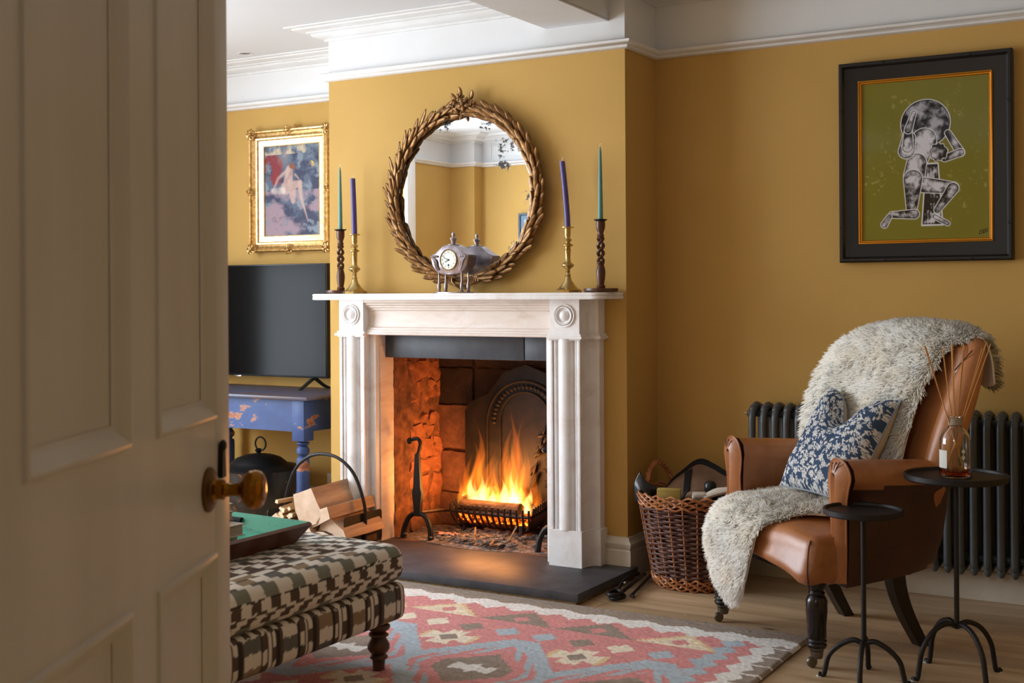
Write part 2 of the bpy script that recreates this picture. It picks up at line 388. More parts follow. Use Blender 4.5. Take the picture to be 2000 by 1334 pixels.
# picture rail and cornice
rail = [(0, 2.146), (.012, 2.146), (.020, 2.152), (.020, 2.158), (.032, 2.164), (.036, 2.172), (.036, 2.179), (.026, 2.184), (0, 2.186)]
room = [(XR, YN), (XR, YR), (BX1, YR), (BX1, BY), (BX0, BY), (BX0, YF), (XL, YF)]
path = list(reversed(room))      # travel left to right along the back, room on the right-hand side
struct('trim_picture_rail', mould(bmn(), rail, path), trimw)
struct('trim_picture_rail_near', mould(bmn(), rail, [(XR, YN), (XL + .22, YN), (XL + .22, .86), (XL, .86), (XL, wy0 - .12)]), trimw)
struct('trim_picture_rail_left', mould(bmn(), rail, [(XL, wy1 + .12), (XL, YF)]), trimw)
corn = [(0, 2.334), (.014, 2.334), (.014, 2.344), (.03, 2.346), (.05, 2.352), (.058, 2.360), (.058, 2.366), (.075, 2.369), (.075, 2.374), (.10, 2.3765), (.118, 2.380), (.122, 2.386), (.148, 2.386), (.148, 2.393), (0, 2.393)]
struct('trim_cornice', mould(bmn(), corn, [(XL, YF), (BX0, YF), (BX0, BY), (-2.54, BY)]), trimw)
cornr = [(o, z + .036) for o, z in corn]
struct('trim_cornice_right', mould(bmn(), cornr, [(-2.24, BY), (BX1, BY), (BX1, YR), (XR, YR)]), trimw)
struct('trim_cornice_near', mould(bmn(), corn, [(-2.2, YN), (XL + .22, YN), (XL + .22, .86), (XL, .86), (XL, YF)]), trimw)
# frieze panels on the near wall, seen in the mirror
bm = bmn()
for x0, x1 in ((-5.15, -3.9), (-3.8, -2.6)):
    for a in ((x0, x1, 2.21, 2.218), (x0, x1, 2.31, 2.318), (x0, x0 + .008, 2.21, 2.318), (x1 - .008, x1, 2.21, 2.318)): box(bm, a[0], a[1], YN, YN + .008, a[2], a[3])
struct('trim_frieze_panels', bm, trimw, smooth=False)
# ceiling beam
bm = bmn(); box(bm, -2.543, -2.252, YN, BY, 2.276, 2.5)
bmw = struct('trim_beam', bm, white, smooth=False)
obj('beam_board', B(-2.543, -2.252, YN, BY, 2.266, 2.274), white, bmw, smooth=False)
obj('beam_moulding', mould(bmn(), [(0, 2.278), (.018, 2.278), (.026, 2.284), (.026, 2.292), (.012, 2.30), (0, 2.302)], [(-2.252, BY), (-2.252, YN)]), trimw, bmw)
# skirting
sk = [(0, 0), (.022, 0), (.022, .105), (.016, .11), (.022, .122), (.024, .134), (.016, .142), (.010, .15), (.008, .158), (0, .16)]
struct('baseboard_right', mould(bmn(), sk, [(BX1, BY), (BX1, YR), (XR, YR)]), skirt)
struct('baseboard_alcove', mould(bmn(), sk, [(XL, YF), (BX0, YF), (BX0, BY), (BX0 + .1, BY)]), skirt)
struct('baseboard_chimney', mould(bmn(), [(o, z + .045) for o, z in sk[:2]] + [(o * 1, z + .0) for o, z in sk[2:]], [(-2.30, BY), (BX1, BY), (BX1, BY + .001)]), skirt)
# downlight
t = thing('ceiling_downlight', 'small round recessed downlight in the white ceiling', 'light', (-4.43, 4.86, CZ))
obj('rim', LA([(.028, .002), (.028, -.001), (.036, -.004), (.042, 0), (.042, .002)], 28, cap=False), trimw, t)
obj('lamp', LA([(.0005, .002), (.027, .002), (.027, -.0005), (.0005, -.0005)], 20), tvb, t)
# window in the left wall (lights the room, seen in the mirror)
W = struct('window_1', B(XL - .12, XL - .04, wy0, wy1, wz0, wz0 + .05), winf, smooth=False)
bm = bmn()
for y in (wy0, wy0 + .75, wy0 + 1.50, wy1 - .05): box(bm, XL - .11, XL - .05, y, y + .05, wz0, wz1)
box(bm, XL - .11, XL - .05, wy0, wy1, wz1 - .06, wz1); box(bm, XL - .10, XL - .06, wy0, wy1, 1.35, 1.39)
obj('window_frame', bm, winf, W, smooth=False)
bm = bmn()
for y in (wy0 - .11, wy1): box(bm, XL, XL + .03, y, y + .11, wz0 - .05, wz1 + .11, bev=.006)
box(bm, XL, XL + .03, wy0, wy1, wz1, wz1 + .11, bev=.006); box(bm, XL - .04, XL + .07, wy0 - .12, wy1 + .12, wz0 - .04, wz0, bev=.006)
obj('architrave', bm, winf, W)
ag = bpy.data.materials.new('window_glass'); ag.use_nodes = True; _t = ag.node_tree; _t.nodes.remove(_t.nodes['Principled BSDF'])
_a = _t.nodes.new('ShaderNodeBsdfTransparent'); _b = _t.nodes.new('ShaderNodeBsdfGlossy'); _b.inputs['Roughness'].default_value = .02; _m = _t.nodes.new('ShaderNodeMixShader'); _m.inputs[0].default_value = .06
_t.links.new(_a.outputs[0], _m.inputs[1]); _t.links.new(_b.outputs[0], _m.inputs[2]); _t.links.new(_m.outputs[0], _t.nodes['Material Output'].inputs[0])
class _Q: pass
winglass = _Q(); winglass.m = ag
for y in (wy0 + .05, wy0 + .80, wy0 + 1.55): obj('window_pane', B(XL - .083, XL - .079, y, y + .70, wz0 + .05, wz1 - .06), winglass, W, smooth=False)
# sockets
for x, z in ((-4.40, .155), (-4.06, .19)):
    t = thing('wall_socket', 'white wall socket beside the blue table leg' if x < -4.2 else 'white wall socket at the edge of the chimney breast', 'socket', (x, YF, z))
    obj('face_plate', B(-.04, .04, -.009, 0, -.042, .042, bev=.003), plast, t)
    obj('socket_hole', B(-.012, .012, -.0105, -.008, -.012, .012), blackc, t)

# ---------------------------------------------------------------- the open door in the foreground
ang = math.atan2(.8918, -.4524)
fx, fy = .56 * -.8918, .56 * -.4524
D = thing('door_1', 'cream painted panelled door standing open in the foreground', 'door', (fx, fy, 0), ang)
D['kind'] = 'structure'; del D['category']
# local: x along door (free edge at +), y: right side is -y (towards the camera side), thickness to +y
H1, H0 = 1.11, 1.922
us = [H1, 1.206, 1.497, 1.590, 1.845, H0]
zs = [.012, .20, .775, .972, 1.625, 1.78, 1.93, 2.04]
obj('stile', B(us[0], us[1], 0, .04, .012, 2.04), doorm, D, smooth=False); obj('stile', B(us[4], us[5], 0, .04, .012, 2.04, bev=.002), doorm, D)
for a, b in ((.012, .20), (zs[2], zs[3]), (1.70, 1.80), (1.95, 2.04)): obj('rail', B(us[1], us[4], 0, .04, a, b), doorm, D, smooth=False)
for a, b in ((.20, zs[2]), (zs[3], 1.70), (1.80, 1.95)): obj('mullion', B(us[2], us[3], 0, .04, a, b), doorm, D, smooth=False)
mp = [(0, 0), (.002, .0045), (.007, .006), (.012, .003), (.018, -.002), (.023, -.006), (.027, -.010), (.031, -.011)]
for a, b in ((.20, zs[2]), (zs[3], 1.70), (1.80, 1.95)):
    for c, d in ((us[1], us[2]), (us[3], us[4])):
        obj('panel', B(c, d, .012, .028, a, b), doorm, D, smooth=False)
        rows = []
        for o_, h_ in mp: rows.append([(c + o_, -h_, a + o_), (d - o_, -h_, a + o_), (d - o_, -h_, b - o_), (c + o_, -h_, b - o_)])
        obj('panel_moulding', gridmesh(bmn(), rows, True), doorm, D)
kx, kz = 1.812, .872
kn = obj('door_knob', LA([(.001, -.085), (.012, -.0845), (.022, -.082), (.027, -.077), (.029, -.070), (.028, -.062), (.023, -.056), (.014, -.051), (.010, -.046), (.009, -.034), (.011, -.026), (.0145, -.024), (.0145, -.014), (.019, -.011), (.001, -.010)], 32, ax='Y', cx=kx, cz=kz, mat=Matrix.Diagonal((1, -1, 1, 1))), knobm, D)
bmesh_rose = LA([(.001, -.002), (.033, -.002), (.033, .004), (.029, .007), (.022, .008), (.020, .011), (.001, .011)], 32, ax='Y', cx=kx, cz=kz)
obj('knob_rose', bmesh_rose, rosem, D)
bm = sph(bmn(), (1.868, -.006, kz + .058), .009, 1, .6, 1); prism(bm, [(1.862, kz + .055), (1.874, kz + .055), (1.878, kz + .01), (1.858, kz + .01)], -.008, 0, 'Y')
obj('keyhole_cover', bm, iron, D)

# ---------------------------------------------------------------- hearth, surround, firebox
FC = -2.933; HZ = .045
t = thing('hearth', 'polished black slate hearth slab on a mortar bed', 'hearth', (FC, 4.35, 0))
obj('mortar_bed', box(box(bmn(), -3.78, -2.150, 4.118, BY - .001, 0, .014), -3.42, -2.44, BY - .001, 5.08, 0, .014), conc, t, smooth=False, world=True)
obj('slab', B(-3.80, -2.133, 4.100, BY - .001, .014, HZ, bev=.0015), slate, t, world=True)
obj('back_hearth', B(-3.40, -2.46, BY - .001, 5.08, .014, HZ), mortar, t, smooth=False, world=True)

t = thing('fireplace_surround', 'carved pale limestone fireplace surround with roundel corner blocks', 'fireplace', (FC, 4.56, HZ))
def W_(name, bm, m, **k): return obj(name, bm, m, t, world=True, **k)
def shelf(bm, hw, yf, z0, z1, r):
    pts = [(FC - hw, BY)]
    for s, cx in ((-1, FC - hw + r), (1, FC + hw - r)):
        for k in range(7):
            a = PI / 2 * k / 6
            if s < 0: pts.append((cx - r * math.cos(a), yf + r - r * math.sin(a)))
            else: pts.append((cx + r * math.sin(a), yf + r - r * math.cos(a)))
    pts.append((FC + hw, BY)); return prism(bm, pts, z0, z1)
bm = shelf(bmn(), .743, 4.436, 1.1425, 1.1555, .05); es = [e for e in bm.edges if abs(e.verts[0].co.z - e.verts[1].co.z) < 1e-5]
bmesh.ops.bevel(bm, geom=es, offset=.005, segments=3, affect='EDGES', profile=.5)
bm2 = shelf(bmn(), .743, 4.436, 1.1285, 1.1425, .05); es = [e for e in bm2.edges if abs(e.verts[0].co.z - e.verts[1].co.z) < 1e-5]
bmesh.ops.bevel(bm2, geom=es, offset=.005, segments=3, affect='EDGES', profile=.5)
W_('mantel_shelf', bm, marble); W_('shelf_moulding', bm2, marble)
def legpoly(s, w0=.468, w1=.612, cov=.0, yb=4.53, fr=4.493):
    p = [(w0, fr), (w1, fr)]
    for k in range(7):
        a = PI / 2 * k / 6; p.append((w1 + .002 + .034 * (1 - math.cos(a)), fr + .012 + .068 * math.sin(a)))
    p += [(w1 + .046, fr + .08), (w1 + .046, BY), (w0, BY)]
    p = [(FC + s * u, v) for u, v in p]
    return p if s > 0 else list(reversed(p))
def grow(p, g, s):
    return [(x + (g * s if abs(x - FC) > .5 else 0), (y - g if y < BY - .001 else y)) for x, y in p]
for s in (-1, 1):
    base = legpoly(s)
    W_('plinth', PR(grow(base, .006, s), HZ, .192), marble, smooth=True)
    W_('leg_core', PR(legpoly(s, fr=4.508, w1=.606), .192, .972), marble)
    bm = bmn()
    x0, x1 = sorted((FC + s * .472, FC + s * .484)); box(bm, x0, x1, 4.495, 4.52, .192, .972, bev=.002)
    x0, x1 = sorted((FC + s * .488, FC + s * .497)); box(bm, x0, x1, 4.500, 4.52, .192, .972, bev=.002)
    x0, x1 = sorted((FC + s * .586, FC + s * .593)); box(bm, x0, x1, 4.500, 4.52, .192, .972, bev=.002)
    x0, x1 = sorted((FC + s * .597, FC + s * .611)); box(bm, x0, x1, 4.495, 4.52, .192, .972, bev=.002)
    W_('leg_fillets', bm, marble)
    bm = bmn(); pts = [(FC + s * .5415 - .0345 * math.cos(PI * k / 14), 4.512 - .030 * math.sin(PI * k / 14)) for k in range(15)]; prism(bm, pts, .192, .972)
    W_('half_column', bm, marble)
    W_('corner_block', PR(legpoly(s, w0=.475, w1=.610), .985, 1.1285), marble)
    cap = legpoly(s, w0=.466, w1=.612)
    bm = bmn(); prism(bm, grow(cap, .014, s), .968, .978); prism(bm, grow(cap, .006, s), .978, .988); prism(bm, grow(cap, .004, s), .962, .968)
    W_('cap_moulding', bm, marble)
    W_('roundel', LA([(.001, -.012), (.012, -.011), (.0195, -.006), (.022, .004), (.024, .004), (.0265, -.003), (.033, -.009), (.0365, -.009), (.039, -.002), (.0395, .005), (.0415, .005), (.0425, -.005), (.0465, -.006), (.048, .002)], 40, ax='Y', cx=FC + s * .5425, cy=4.4925, cz=1.062, mat=Matrix.Diagonal((1, -1, 1, 1)), cap=False), marble)
    x0, x1 = sorted((FC + s * .436, FC + s * .470)); W_('inner_jamb', B(x0, x1, 4.532, BY, HZ, .972, bev=.002), marble)
    x0, x1 = sorted((FC + s * .430, FC + s * .446)); W_('side_slip', B(x0, x1, 4.560, 4.66, HZ, .975), marbler, smooth=False)
x0, x1 = FC - .4755, FC + .4755
bm = prism(bmn(), [(4.60, .972), (4.505, .972), (4.502, .976), (4.502, .982), (4.512, .986), (4.512, .992), (4.520, .996), (4.520, 1.003), (4.532, 1.008), (4.534, 1.02), (4.536, 1.05), (4.533, 1.078), (4.524, 1.084), (4.524, 1.090), (4.514, 1.094), (4.514, 1.101), (4.503, 1.106), (4.503, 1.111), (4.494, 1.116), (4.494, 1.1285), (4.60, 1.1285)], x0, x1, 'X')
SM = 25; W_('frieze_panel', bm, marbler); SM = 40
W_('lintel_slate', B(-3.392, -2.642, 4.598, 4.66, .868, .975, bev=.002), slateb); W_('lintel_slate', B(-2.638, -2.46, 4.600, 4.66, .870, .975, bev=.002), slateb)

# firebox masonry, each stone its own piece
F = thing('firebox', 'sooty rough stone lined firebox inside the fireplace', 'fireplace', (FC, 4.85, HZ))
def stone(x, y, z, hx, hy, hz, m, rough=.006, r=.008, tilt=0, name='stone'):
    def fn(a, b, c):
        q = Vector((a, b, c)); n = noise.noise_vector((q + Vector((x, y, z))) * 22) * rough + noise.noise_vector((q + Vector((x, y, z))) * 60) * rough * .4
        return q + n
    o = obj(name, RB((0, 0, 0), (hx, hy, hz), r, (max(2, int(hx / .012)), max(2, int(hy / .012)), max(2, int(hz / .012))), fn), m, F)
    o.location = Vector((x, y, z)) - F.location; o.rotation_euler = (random.uniform(-1, 1) * tilt, random.uniform(-1, 1) * tilt, random.uniform(-1, 1) * tilt); return o
xl, xr, yb = -3.372, -2.482, 5.05
obj('backing', RB((xl - .02, 4.875, .60), (.033, .215, .59), .005, (2, 24, 60), lambda x, y, z: Vector((x, y, z)) + noise.noise_vector(Vector((x, y, z)) * 25) * .009), mortar, F, world=True)
obj('backing', B(xr, xr + .05, 4.66, 5.09, .014, 1.2), mortar, F, world=True, smooth=False)
obj('backing', B(xl, xr, yb, 5.09, .014, 1.2), mortar, F, world=True, smooth=False)
obj('throat', B(xl - .05, xr + .05, 4.64, 5.09, 1.0, 1.02), stonem[3], F, world=True, smooth=False)
# left cheek: smooth front stones then broken bricks
for z0, z1 in ((HZ, .30), (.305, .52), (.525, .68), (.685, .90), (.905, 1.0)): stone(xl - .008, 4.715, (z0 + z1) / 2, .016, .052, (z1 - z0) / 2, stonem[0], .003)
z = HZ; r_ = random.Random(3)
while z < .98:
    hgt = r_.uniform(.06, .125)
    if .575 < z < .62: z = .635; continue
    if z + hgt > .59 and z < .58: hgt = .59 - z
    split = r_.random() < .55; m = stonem[1] if z > .05 else stonem[2]
    for a, b in (((4.775, 4.775 + .14 + .04 * r_.random()), None) if False else ((4.775, 5.05), None))[:1]:
        if split:
            c = r_.uniform(4.87, 4.95)
            stone(xl + r_.uniform(-.012, .002), (a + c) / 2, z + hgt / 2, .022, (c - a) / 2 - .001, hgt / 2 - .001, m, .024, .012, .08); stone(xl + r_.uniform(-.01, .004), (c + b) / 2, z + hgt / 2, .022, (b - c) / 2 - .001, hgt / 2 - .001, m, .024, .012, .08)
        else: stone(xl + r_.uniform(-.010, .002), (a + b) / 2, z + hgt / 2, .022, (b - a) / 2 - .001, hgt / 2 - .001, m, .024, .012, .05)
    z += hgt
for z0, z1, m in ((HZ, .20, 2), (.205, .40, 2), (.412, .62, 2), (.625, .80, 3), (.805, .98, 3)):
    c = -3.28 + .03 * math.sin(z0 * 20)
    stone((xl + -3.19) / 2 + .01, yb + .005, (z0 + z1) / 2, .10, .03, (z1 - z0) / 2, stonem[m], .006)
    stone((-3.17 + xr) / 2, yb + .012, (z0 + z1) / 2, .34, .03, (z1 - z0) / 2, stonem[3], .006)
for z0 in (HZ, .24, .42, .61, .80):
    stone(xr + .008, 4.86, z0 + .09, .016, .19, .088, stonem[3], .006)
# arched cast fireback
t = thing('cast_iron_fireback', 'dark arched cast iron fireback behind the flames', 'fireback', (-2.86, 5.00, HZ))
def arch(w_, h, n=20):
    p = [(-w_, 0), (w_, 0), (w_, h)]
    p += [(w_ * math.cos(PI * k / n), h + w_ * math.sin(PI * k / n)) for k in range(1, n)] + [(-w_, h)]
    return p
poly = [(-.33, 0), (.33, 0), (.33, .56), (.30, .60), (.20, .64), (.12, .74), (0, .78), (-.12, .74), (-.20, .64), (-.30, .60), (-.33, .56)]
obj('plate', PR(poly, -.008, .012, 'Y'), fbm, t, smooth=False)
for w1, w2, h in ((.135, .006, .52), (.205, .007, .50)):
    pts = [(-w1, -.012, .02), (-w1, -.012, h)] + [(w1 * -math.cos(PI * k / 20), -.012, h + w1 * math.sin(PI * k / 20)) for k in range(1, 20)] + [(w1, -.012, h), (w1, -.012, .02)]
    obj('arch_bead', TB(pts, w2), fbm, t)
bm = bmn()
for k in range(26):
    a = PI * k / 25; sph(bm, (-.17 * math.cos(a), -.012, .51 + .17 * math.sin(a)), .011, 1.2, .6, 1, 8, 6)
obj('cast_leaves', bm, fbm, t, kind='stuff')
bm = bmn(); rr = random.Random(5)
for k in range(22):
    a = rr.uniform(.1, 1.1); x = .02 + .1 * rr.random(); z = .22 + .25 * rr.random()
    pts = [(x + .05 * s * math.cos(a), -.014 - .008 * math.sin(s * 3), z + .09 * s * math.sin(a)) for s in (0, .33, .66, 1)]; tube(bm, pts, [.004, .009, .008, .001], 5)
obj('cast_drapery', bm, fbm, t, kind='stuff')
obj('bolt_head', sph(bmn(), (.125, -.012, .42), .014, 1, .6, 1), fbm, t)
def text(name, s, size, loc, rot, m, parent, ext=.001):
    cu = bpy.data.curves.new('t', 'FONT'); cu.body = s; cu.size = size; cu.extrude = ext; cu.align_x = 'CENTER'; cu.align_y = 'CENTER'
    o = bpy.data.objects.new('t', cu); C.objects.link(o); bpy.context.view_layer.update()
    me = bpy.data.meshes.new_from_object(o.evaluated_get(bpy.context.evaluated_depsgraph_get())); bpy.data.objects.remove(o)
    q = obj(name, me, m, parent, smooth=False); q.location = loc; q.rotation_euler = rot; return q
text('cast_letter', 'R', .06, (.13, -.013, .50), (PI / 2, 0, 0), fbm, t, .004)

# grate with log, embers, flames
G = thing('fire_grate', 'black iron basket grate full of flames', 'grate', (-2.955, 4.90, HZ))
gx, gz = .212, .125
rim = [(-gx, -.075, gz - .012), (gx, -.075, gz - .012), (gx + .015, .08, gz + .02), (-gx - .015, .08, gz + .02)]
def dens(P, n=6):
    out = []
    for a, b in zip(P, P[1:] + P[:1]):
        for k in range(n): out.append(Vector(a).lerp(Vector(b), k / n))
    return out
obj('rim_bar', TB(dens(rim), .008, 6, closed=True), ironr, G)
obj('lower_bar', TB(dens([(x * .88, y * .55 + .01, z - .065) for x, y, z in rim]), .006, 6, closed=True), ironr, G)
for k in range(14):
    x = -gx + .006 + (2 * gx - .012) * k / 13
    for s, yy, dz in ((1, -.080, 0), ):
        pts = [(x, yy, gz + .020), (x, yy + .001, gz - .012), (x * .98, yy + .012, gz - .04), (x * .92, yy + .035, gz - .07), (x * .9, 0, gz - .082), (x * .92, .05, gz - .07), (x, .082, gz + .035)]
        obj('grate_bar', TB(curve(pts, 14), .0062, 5), ironr, G)
for s in (-1, 1):
    for k in range(7):
        y = -.055 + .02 * k
        pts = [(s * (gx + .006), y, gz + .026 + k * .004), (s * gx, y, gz - .01), (s * gx * .94, y, gz - .05), (s * gx * .85, y, gz - .078)]
        obj('grate_bar', TB(curve(pts, 8), .0062, 5), ironr, G)
    for y in (-.05, .06):
        obj('leg', TB([(s * .15, y, gz - .06), (s * .155, y - .008 * s, .04), (s * .16, y - .02, .001)], [.012, .010, .013], 8), ironr, G)
t = thing('burning_log', 'round charred log lying across the front of the grate', 'log', (-2.975, 4.868, HZ + .128), .03)
def fnl(a, b, c): return Vector((a, b, c)) + noise.noise_vector(Vector((a * 3, b, c)) * 20) * .004
bm = bmn(); rows = []
for i in range(25):
    x = -.155 + .31 * i / 24; rows.append([Vector((x, .035 * math.cos(2 * PI * k / 20), .035 * math.sin(2 * PI * k / 20))) + noise.noise_vector(Vector((x * 12, math.cos(2 * PI * k / 20) * 2, math.sin(2 * PI * k / 20) * 2))) * .004 for k in range(20)])
gridmesh(bm, rows, True); bm.verts.ensure_lookup_table(); bm.faces.new(bm.verts[:20]); bm.faces.new(bm.verts[-20:]); obj('log_body', bm, charm, t)
for k in range(4):
    t = thing('charred_stick', ['charred stick poking up at the left of the fire', 'charred billet buried behind the burning log', 'charred billet leaning at the right of the grate', 'short charred billet at the back of the grate'][k], 'firewood', (-2.955, 4.93, HZ + .12), 0)
    a, b = [((-.2, -.02, .03), (-.04, .03, .09)), ((-.15, .04, .0), (.1, .05, .03)), ((.19, -.02, -.01), (.08, .05, .09)), ((-.05, .06, .02), (.12, .03, .07))][k]
    obj('billet', TB([a, (Vector(a) + Vector(b)) / 2 + Vector((0, 0, .004)), b], [.016, .02, .014], 6), charm, t)
# glowing embers
emb = Mt('glowing_ember', (40, 20, 14), .9); _f = emb.noise(60, 4, .6); _c = emb.ramp(_f, [(.42, (20, 6, 2)), (.55, (255, 90, 10)), (.68, (255, 180, 60))]); emb.col(emb.ramp(_f, [(.4, (60, 50, 46)), (.6, (160, 60, 20))]))
emb.L(_c, emb.b.inputs['Emission Color']); emb.b.inputs['Emission Strength'].default_value = 3.0
bm = bmn(); rr = random.Random(9)
for k in range(160):
    x, y = rr.uniform(-.19, .19), rr.uniform(-.05, .07); r = rr.uniform(.008, .018)
    bmesh.ops.create_icosphere(bm, subdivisions=1, radius=r, matrix=Matrix.Translation((x * .95, y, .065 + rr.random() * .05)) @ Matrix.Rotation(rr.random() * 3, 4, (1, .3, .2)) @ Matrix.Diagonal((1.3, .9, .7, 1)))
o = obj('embers', bm, emb, None, kind='stuff', smooth=False); o.location = (-2.955, 4.90, HZ); tag(o, 'bed of glowing embers inside the iron grate', 'embers')
# ash bed
bm = bmn(); rows = []
for i in range(50):
    x = xl + .02 + (xr - xl - .04) * i / 49
    row = []
    for j in range(26):
        y = 4.585 + .42 * j / 25; e = min(1, j / 4, (25 - j) / 3, i / 3 + .3, (49 - i) / 3 + .3)
        cx = math.exp(-((x + 2.93) / .26) ** 2)
        yy = y + (.04 * (1 - cx) * (1 - j / 25) * 2)
        row.append((x, yy, HZ + .001 + e * (.004 + .022 * cx * math.exp(-((j - 11) / 9) ** 2) + .012 * max(0, noise.noise(Vector((x * 30, y * 30, 0)))) * (.3 + cx))))
    rows.append(row)
gridmesh(bm, rows); o = obj('ash', bm, ashm, None, kind='stuff'); tag(o, 'grey wood ash spread over the back hearth under the grate', 'ash')
bm = bmn()
for k in range(260):
    x = rr.gauss(-2.93, .13); y = rr.uniform(4.62, 4.9); r = rr.uniform(.004, .012)
    if not (xl + .05 < x < xr - .05): continue
    bmesh.ops.create_icosphere(bm, subdivisions=1, radius=r, matrix=Matrix.Translation((x, y, HZ + .018 + rr.random() * .012)) @ Matrix.Rotation(rr.random() * 3, 4, (1, .3, .2)) @ Matrix.Diagonal((1.5, .9, .6, 1)))
o = obj('ash_lumps', bm, ashm, None, kind='stuff', smooth=False); tag(o, 'crumbly lumps of ash and cinder below the grate', 'ash')
# fret
t = thing('ash_fret', 'flat slotted iron grille lying in the ash below the grate', 'grille', (-2.90, 4.645, HZ + .010), -.10)
obj('fret_frame', TB(dens([(-.12, -.02, 0), (.12, -.02, 0), (.12, .03, .004), (-.12, .03, .004)], 2), .003, 5, closed=True), ironr, t)
for k in range(9): obj('fret_bar', TB([(-.10 + .024 * k, -.02, .001), (-.085 + .024 * k, .03, .005)], .0028, 5), ironr, t)
for k, (a, b) in enumerate((((-2.94, 4.67, .05), (-2.965, 4.72, .115)), ((-2.80, 4.72, .06), (-2.775, 4.76, .13)), ((-2.84, 4.64, .062), (-2.85, 4.69, .075)))):
    o = obj('wood_splinter', TB([a, b], [.006, .004], 4), kindm, None, smooth=False); tag(o, ['pale splinter propped against the grate front', 'thin splinter under the right end of the grate', 'small splinter lying on the slotted grille'][k], 'splinter')
rows = [[(-.055 + .11 * i / 9 + .006 * math.sin(j * 3), -.02 + .04 * j / 5, .004 + .012 * abs(math.sin(i * 1.9 + j * 1.3)) ) for j in range(6)] for i in range(10)]
o = obj('crumpled_paper', gridmesh(bmn(), rows), Mt('pink_paper', (216, 160, 150), .8), None, smooth=False); o.location = (-3.13, 4.74, HZ + .01); o.rotation_euler.z = .2
o.modifiers.new('s', 'SOLIDIFY').thickness = .002; tag(o, 'crumpled pink paper lying beside the left firedog', 'paper')
# flames: closed tongues of glowing gas
fl_o = emit('flame_outer', (1, .18, .01), 22, True); fl_m = emit('flame_mid', (1, .33, .02), 34, True); fl_c = emit('flame_core', (1, .62, .18), 75, True)
FL = thing('flames', 'tall orange and yellow flames rising from the grate', 'flame', (-2.97, 4.91, HZ + .13))
def tongue(x, y, z, hgt, wd, lean, ph, m, tw=.35):
    n = 16; rows = []
    for i in range(n + 1):
        q = i / n; r = wd * (math.sin(PI * min(1, q * 1.0) ** .62) * (1 - q) ** .45 + .02) * (.9 + .1 * math.sin(q * 9 + ph))
        cx = x + lean * q * q + .018 * hgt / .3 * math.sin(q * 7 + ph) * q; cy = y + .012 * math.sin(q * 5 + ph * 2) * q
        rows.append([(cx + r * math.cos(2 * PI * k / 10), cy + r * tw * math.sin(2 * PI * k / 10), z + hgt * q) for k in range(10)])
    bm = gridmesh(bmn(), rows, True); bm.verts.ensure_lookup_table(); bm.faces.new(bm.verts[:10]); bm.faces.new(bm.verts[-10:])
    o = obj('flame_tongue', bm, m, FL); return o
rf = random.Random(21)
peaks = [(.09, .50, .036), (.065, .42, .034), (-.085, .42, .036), (-.12, .34, .034), (-.195, .24, .024), (-.175, .17, .032), (-.05, .30, .034), (.04, .32, .034), (.115, .44, .03), (.13, .31, .034), (.17, .22, .03), (.20, .14, .024), (-.02, .26, .034), (.005, .28, .026), (-.15, .27, .03)]
for x, h, wd in peaks:
    tongue(x, rf.uniform(-.02, .03), -.02, h, wd * 1.25, rf.uniform(-.01, .035), rf.uniform(0, 6), fl_o)
    tongue(x + rf.uniform(-.01, .01), rf.uniform(-.02, .03), -.03, h * .72, wd * .95, rf.uniform(-.01, .02), rf.uniform(0, 6), fl_m)
    tongue(x + rf.uniform(-.01, .01), rf.uniform(-.02, .02), -.03, h * .46, wd * .9, rf.uniform(-.01, .01), rf.uniform(0, 6), fl_c)
for k in range(12): tongue(-.16 + .029 * k, rf.uniform(-.02, .02), -.03, .15 + .03 * math.sin(k * 2.1), .038, .0, rf.uniform(0, 6), fl_c if k % 2 else fl_m, .6)
for dx, dz, pw in ((-.12, .12, 5), (.08, .18, 6), (0, .05, 4)): point('firelight', (-2.96 + dx, 4.87, HZ + .13 + dz), .08, pw, (1, .36, .08))
# firedogs
def dog(x, y, label, rz=0, s=1):
    t = thing('firedog', label, 'andiron', (x, y, HZ), rz)
    obj('front_leg', TB(curve([(-.076, -.01, .003), (-.07, -.004, .05), (-.045, 0, .10), (0, 0, .118), (.045, 0, .10), (.07, -.004, .05), (.076, -.01, .003)], 20), [.011 + .003 * abs(i - 9.5) / 9.5 for i in range(20)], 8), iron, t)
    bm = bmn(); prof = [(.105, .016, .010), (.15, .018, .011), (.21, .026, .010), (.235, .019, .010), (.30, .016, .009), (.37, .011, .008), (.385, .010, .008)]
    rows = [[(sx * w_, sy * d, z) for sx, sy in ((-1, -1), (0, -1.25), (1, -1), (1, 1), (0, 1.25), (-1, 1))] for z, w_, d in prof]
    gridmesh(bm, rows, True); obj('post', bm, iron, t)
    obj('crook', TB(curve([(0, 0, .38), (.010, 0, .41), (.014, 0, .435), (.004, 0, .452), (-.018, 0, .452), (-.034, 0, .445)], 16), .0085, 8), iron, t)
    obj('ball_finial', sph(bmn(), (-.042, 0, .442), .015), iron, t)
    obj('billet_bar', TB([(0, 0, .12), (.02, .15, .11), (.03, .30, .09), (.03, .32, .002)], .009, 6), ironr, t)
dog(-3.24, 4.67, 'black wrought iron firedog with curled ball top, left of the fire')
dog(-2.545, 4.68, 'wrought iron firedog mostly hidden by the right leg of the surround')

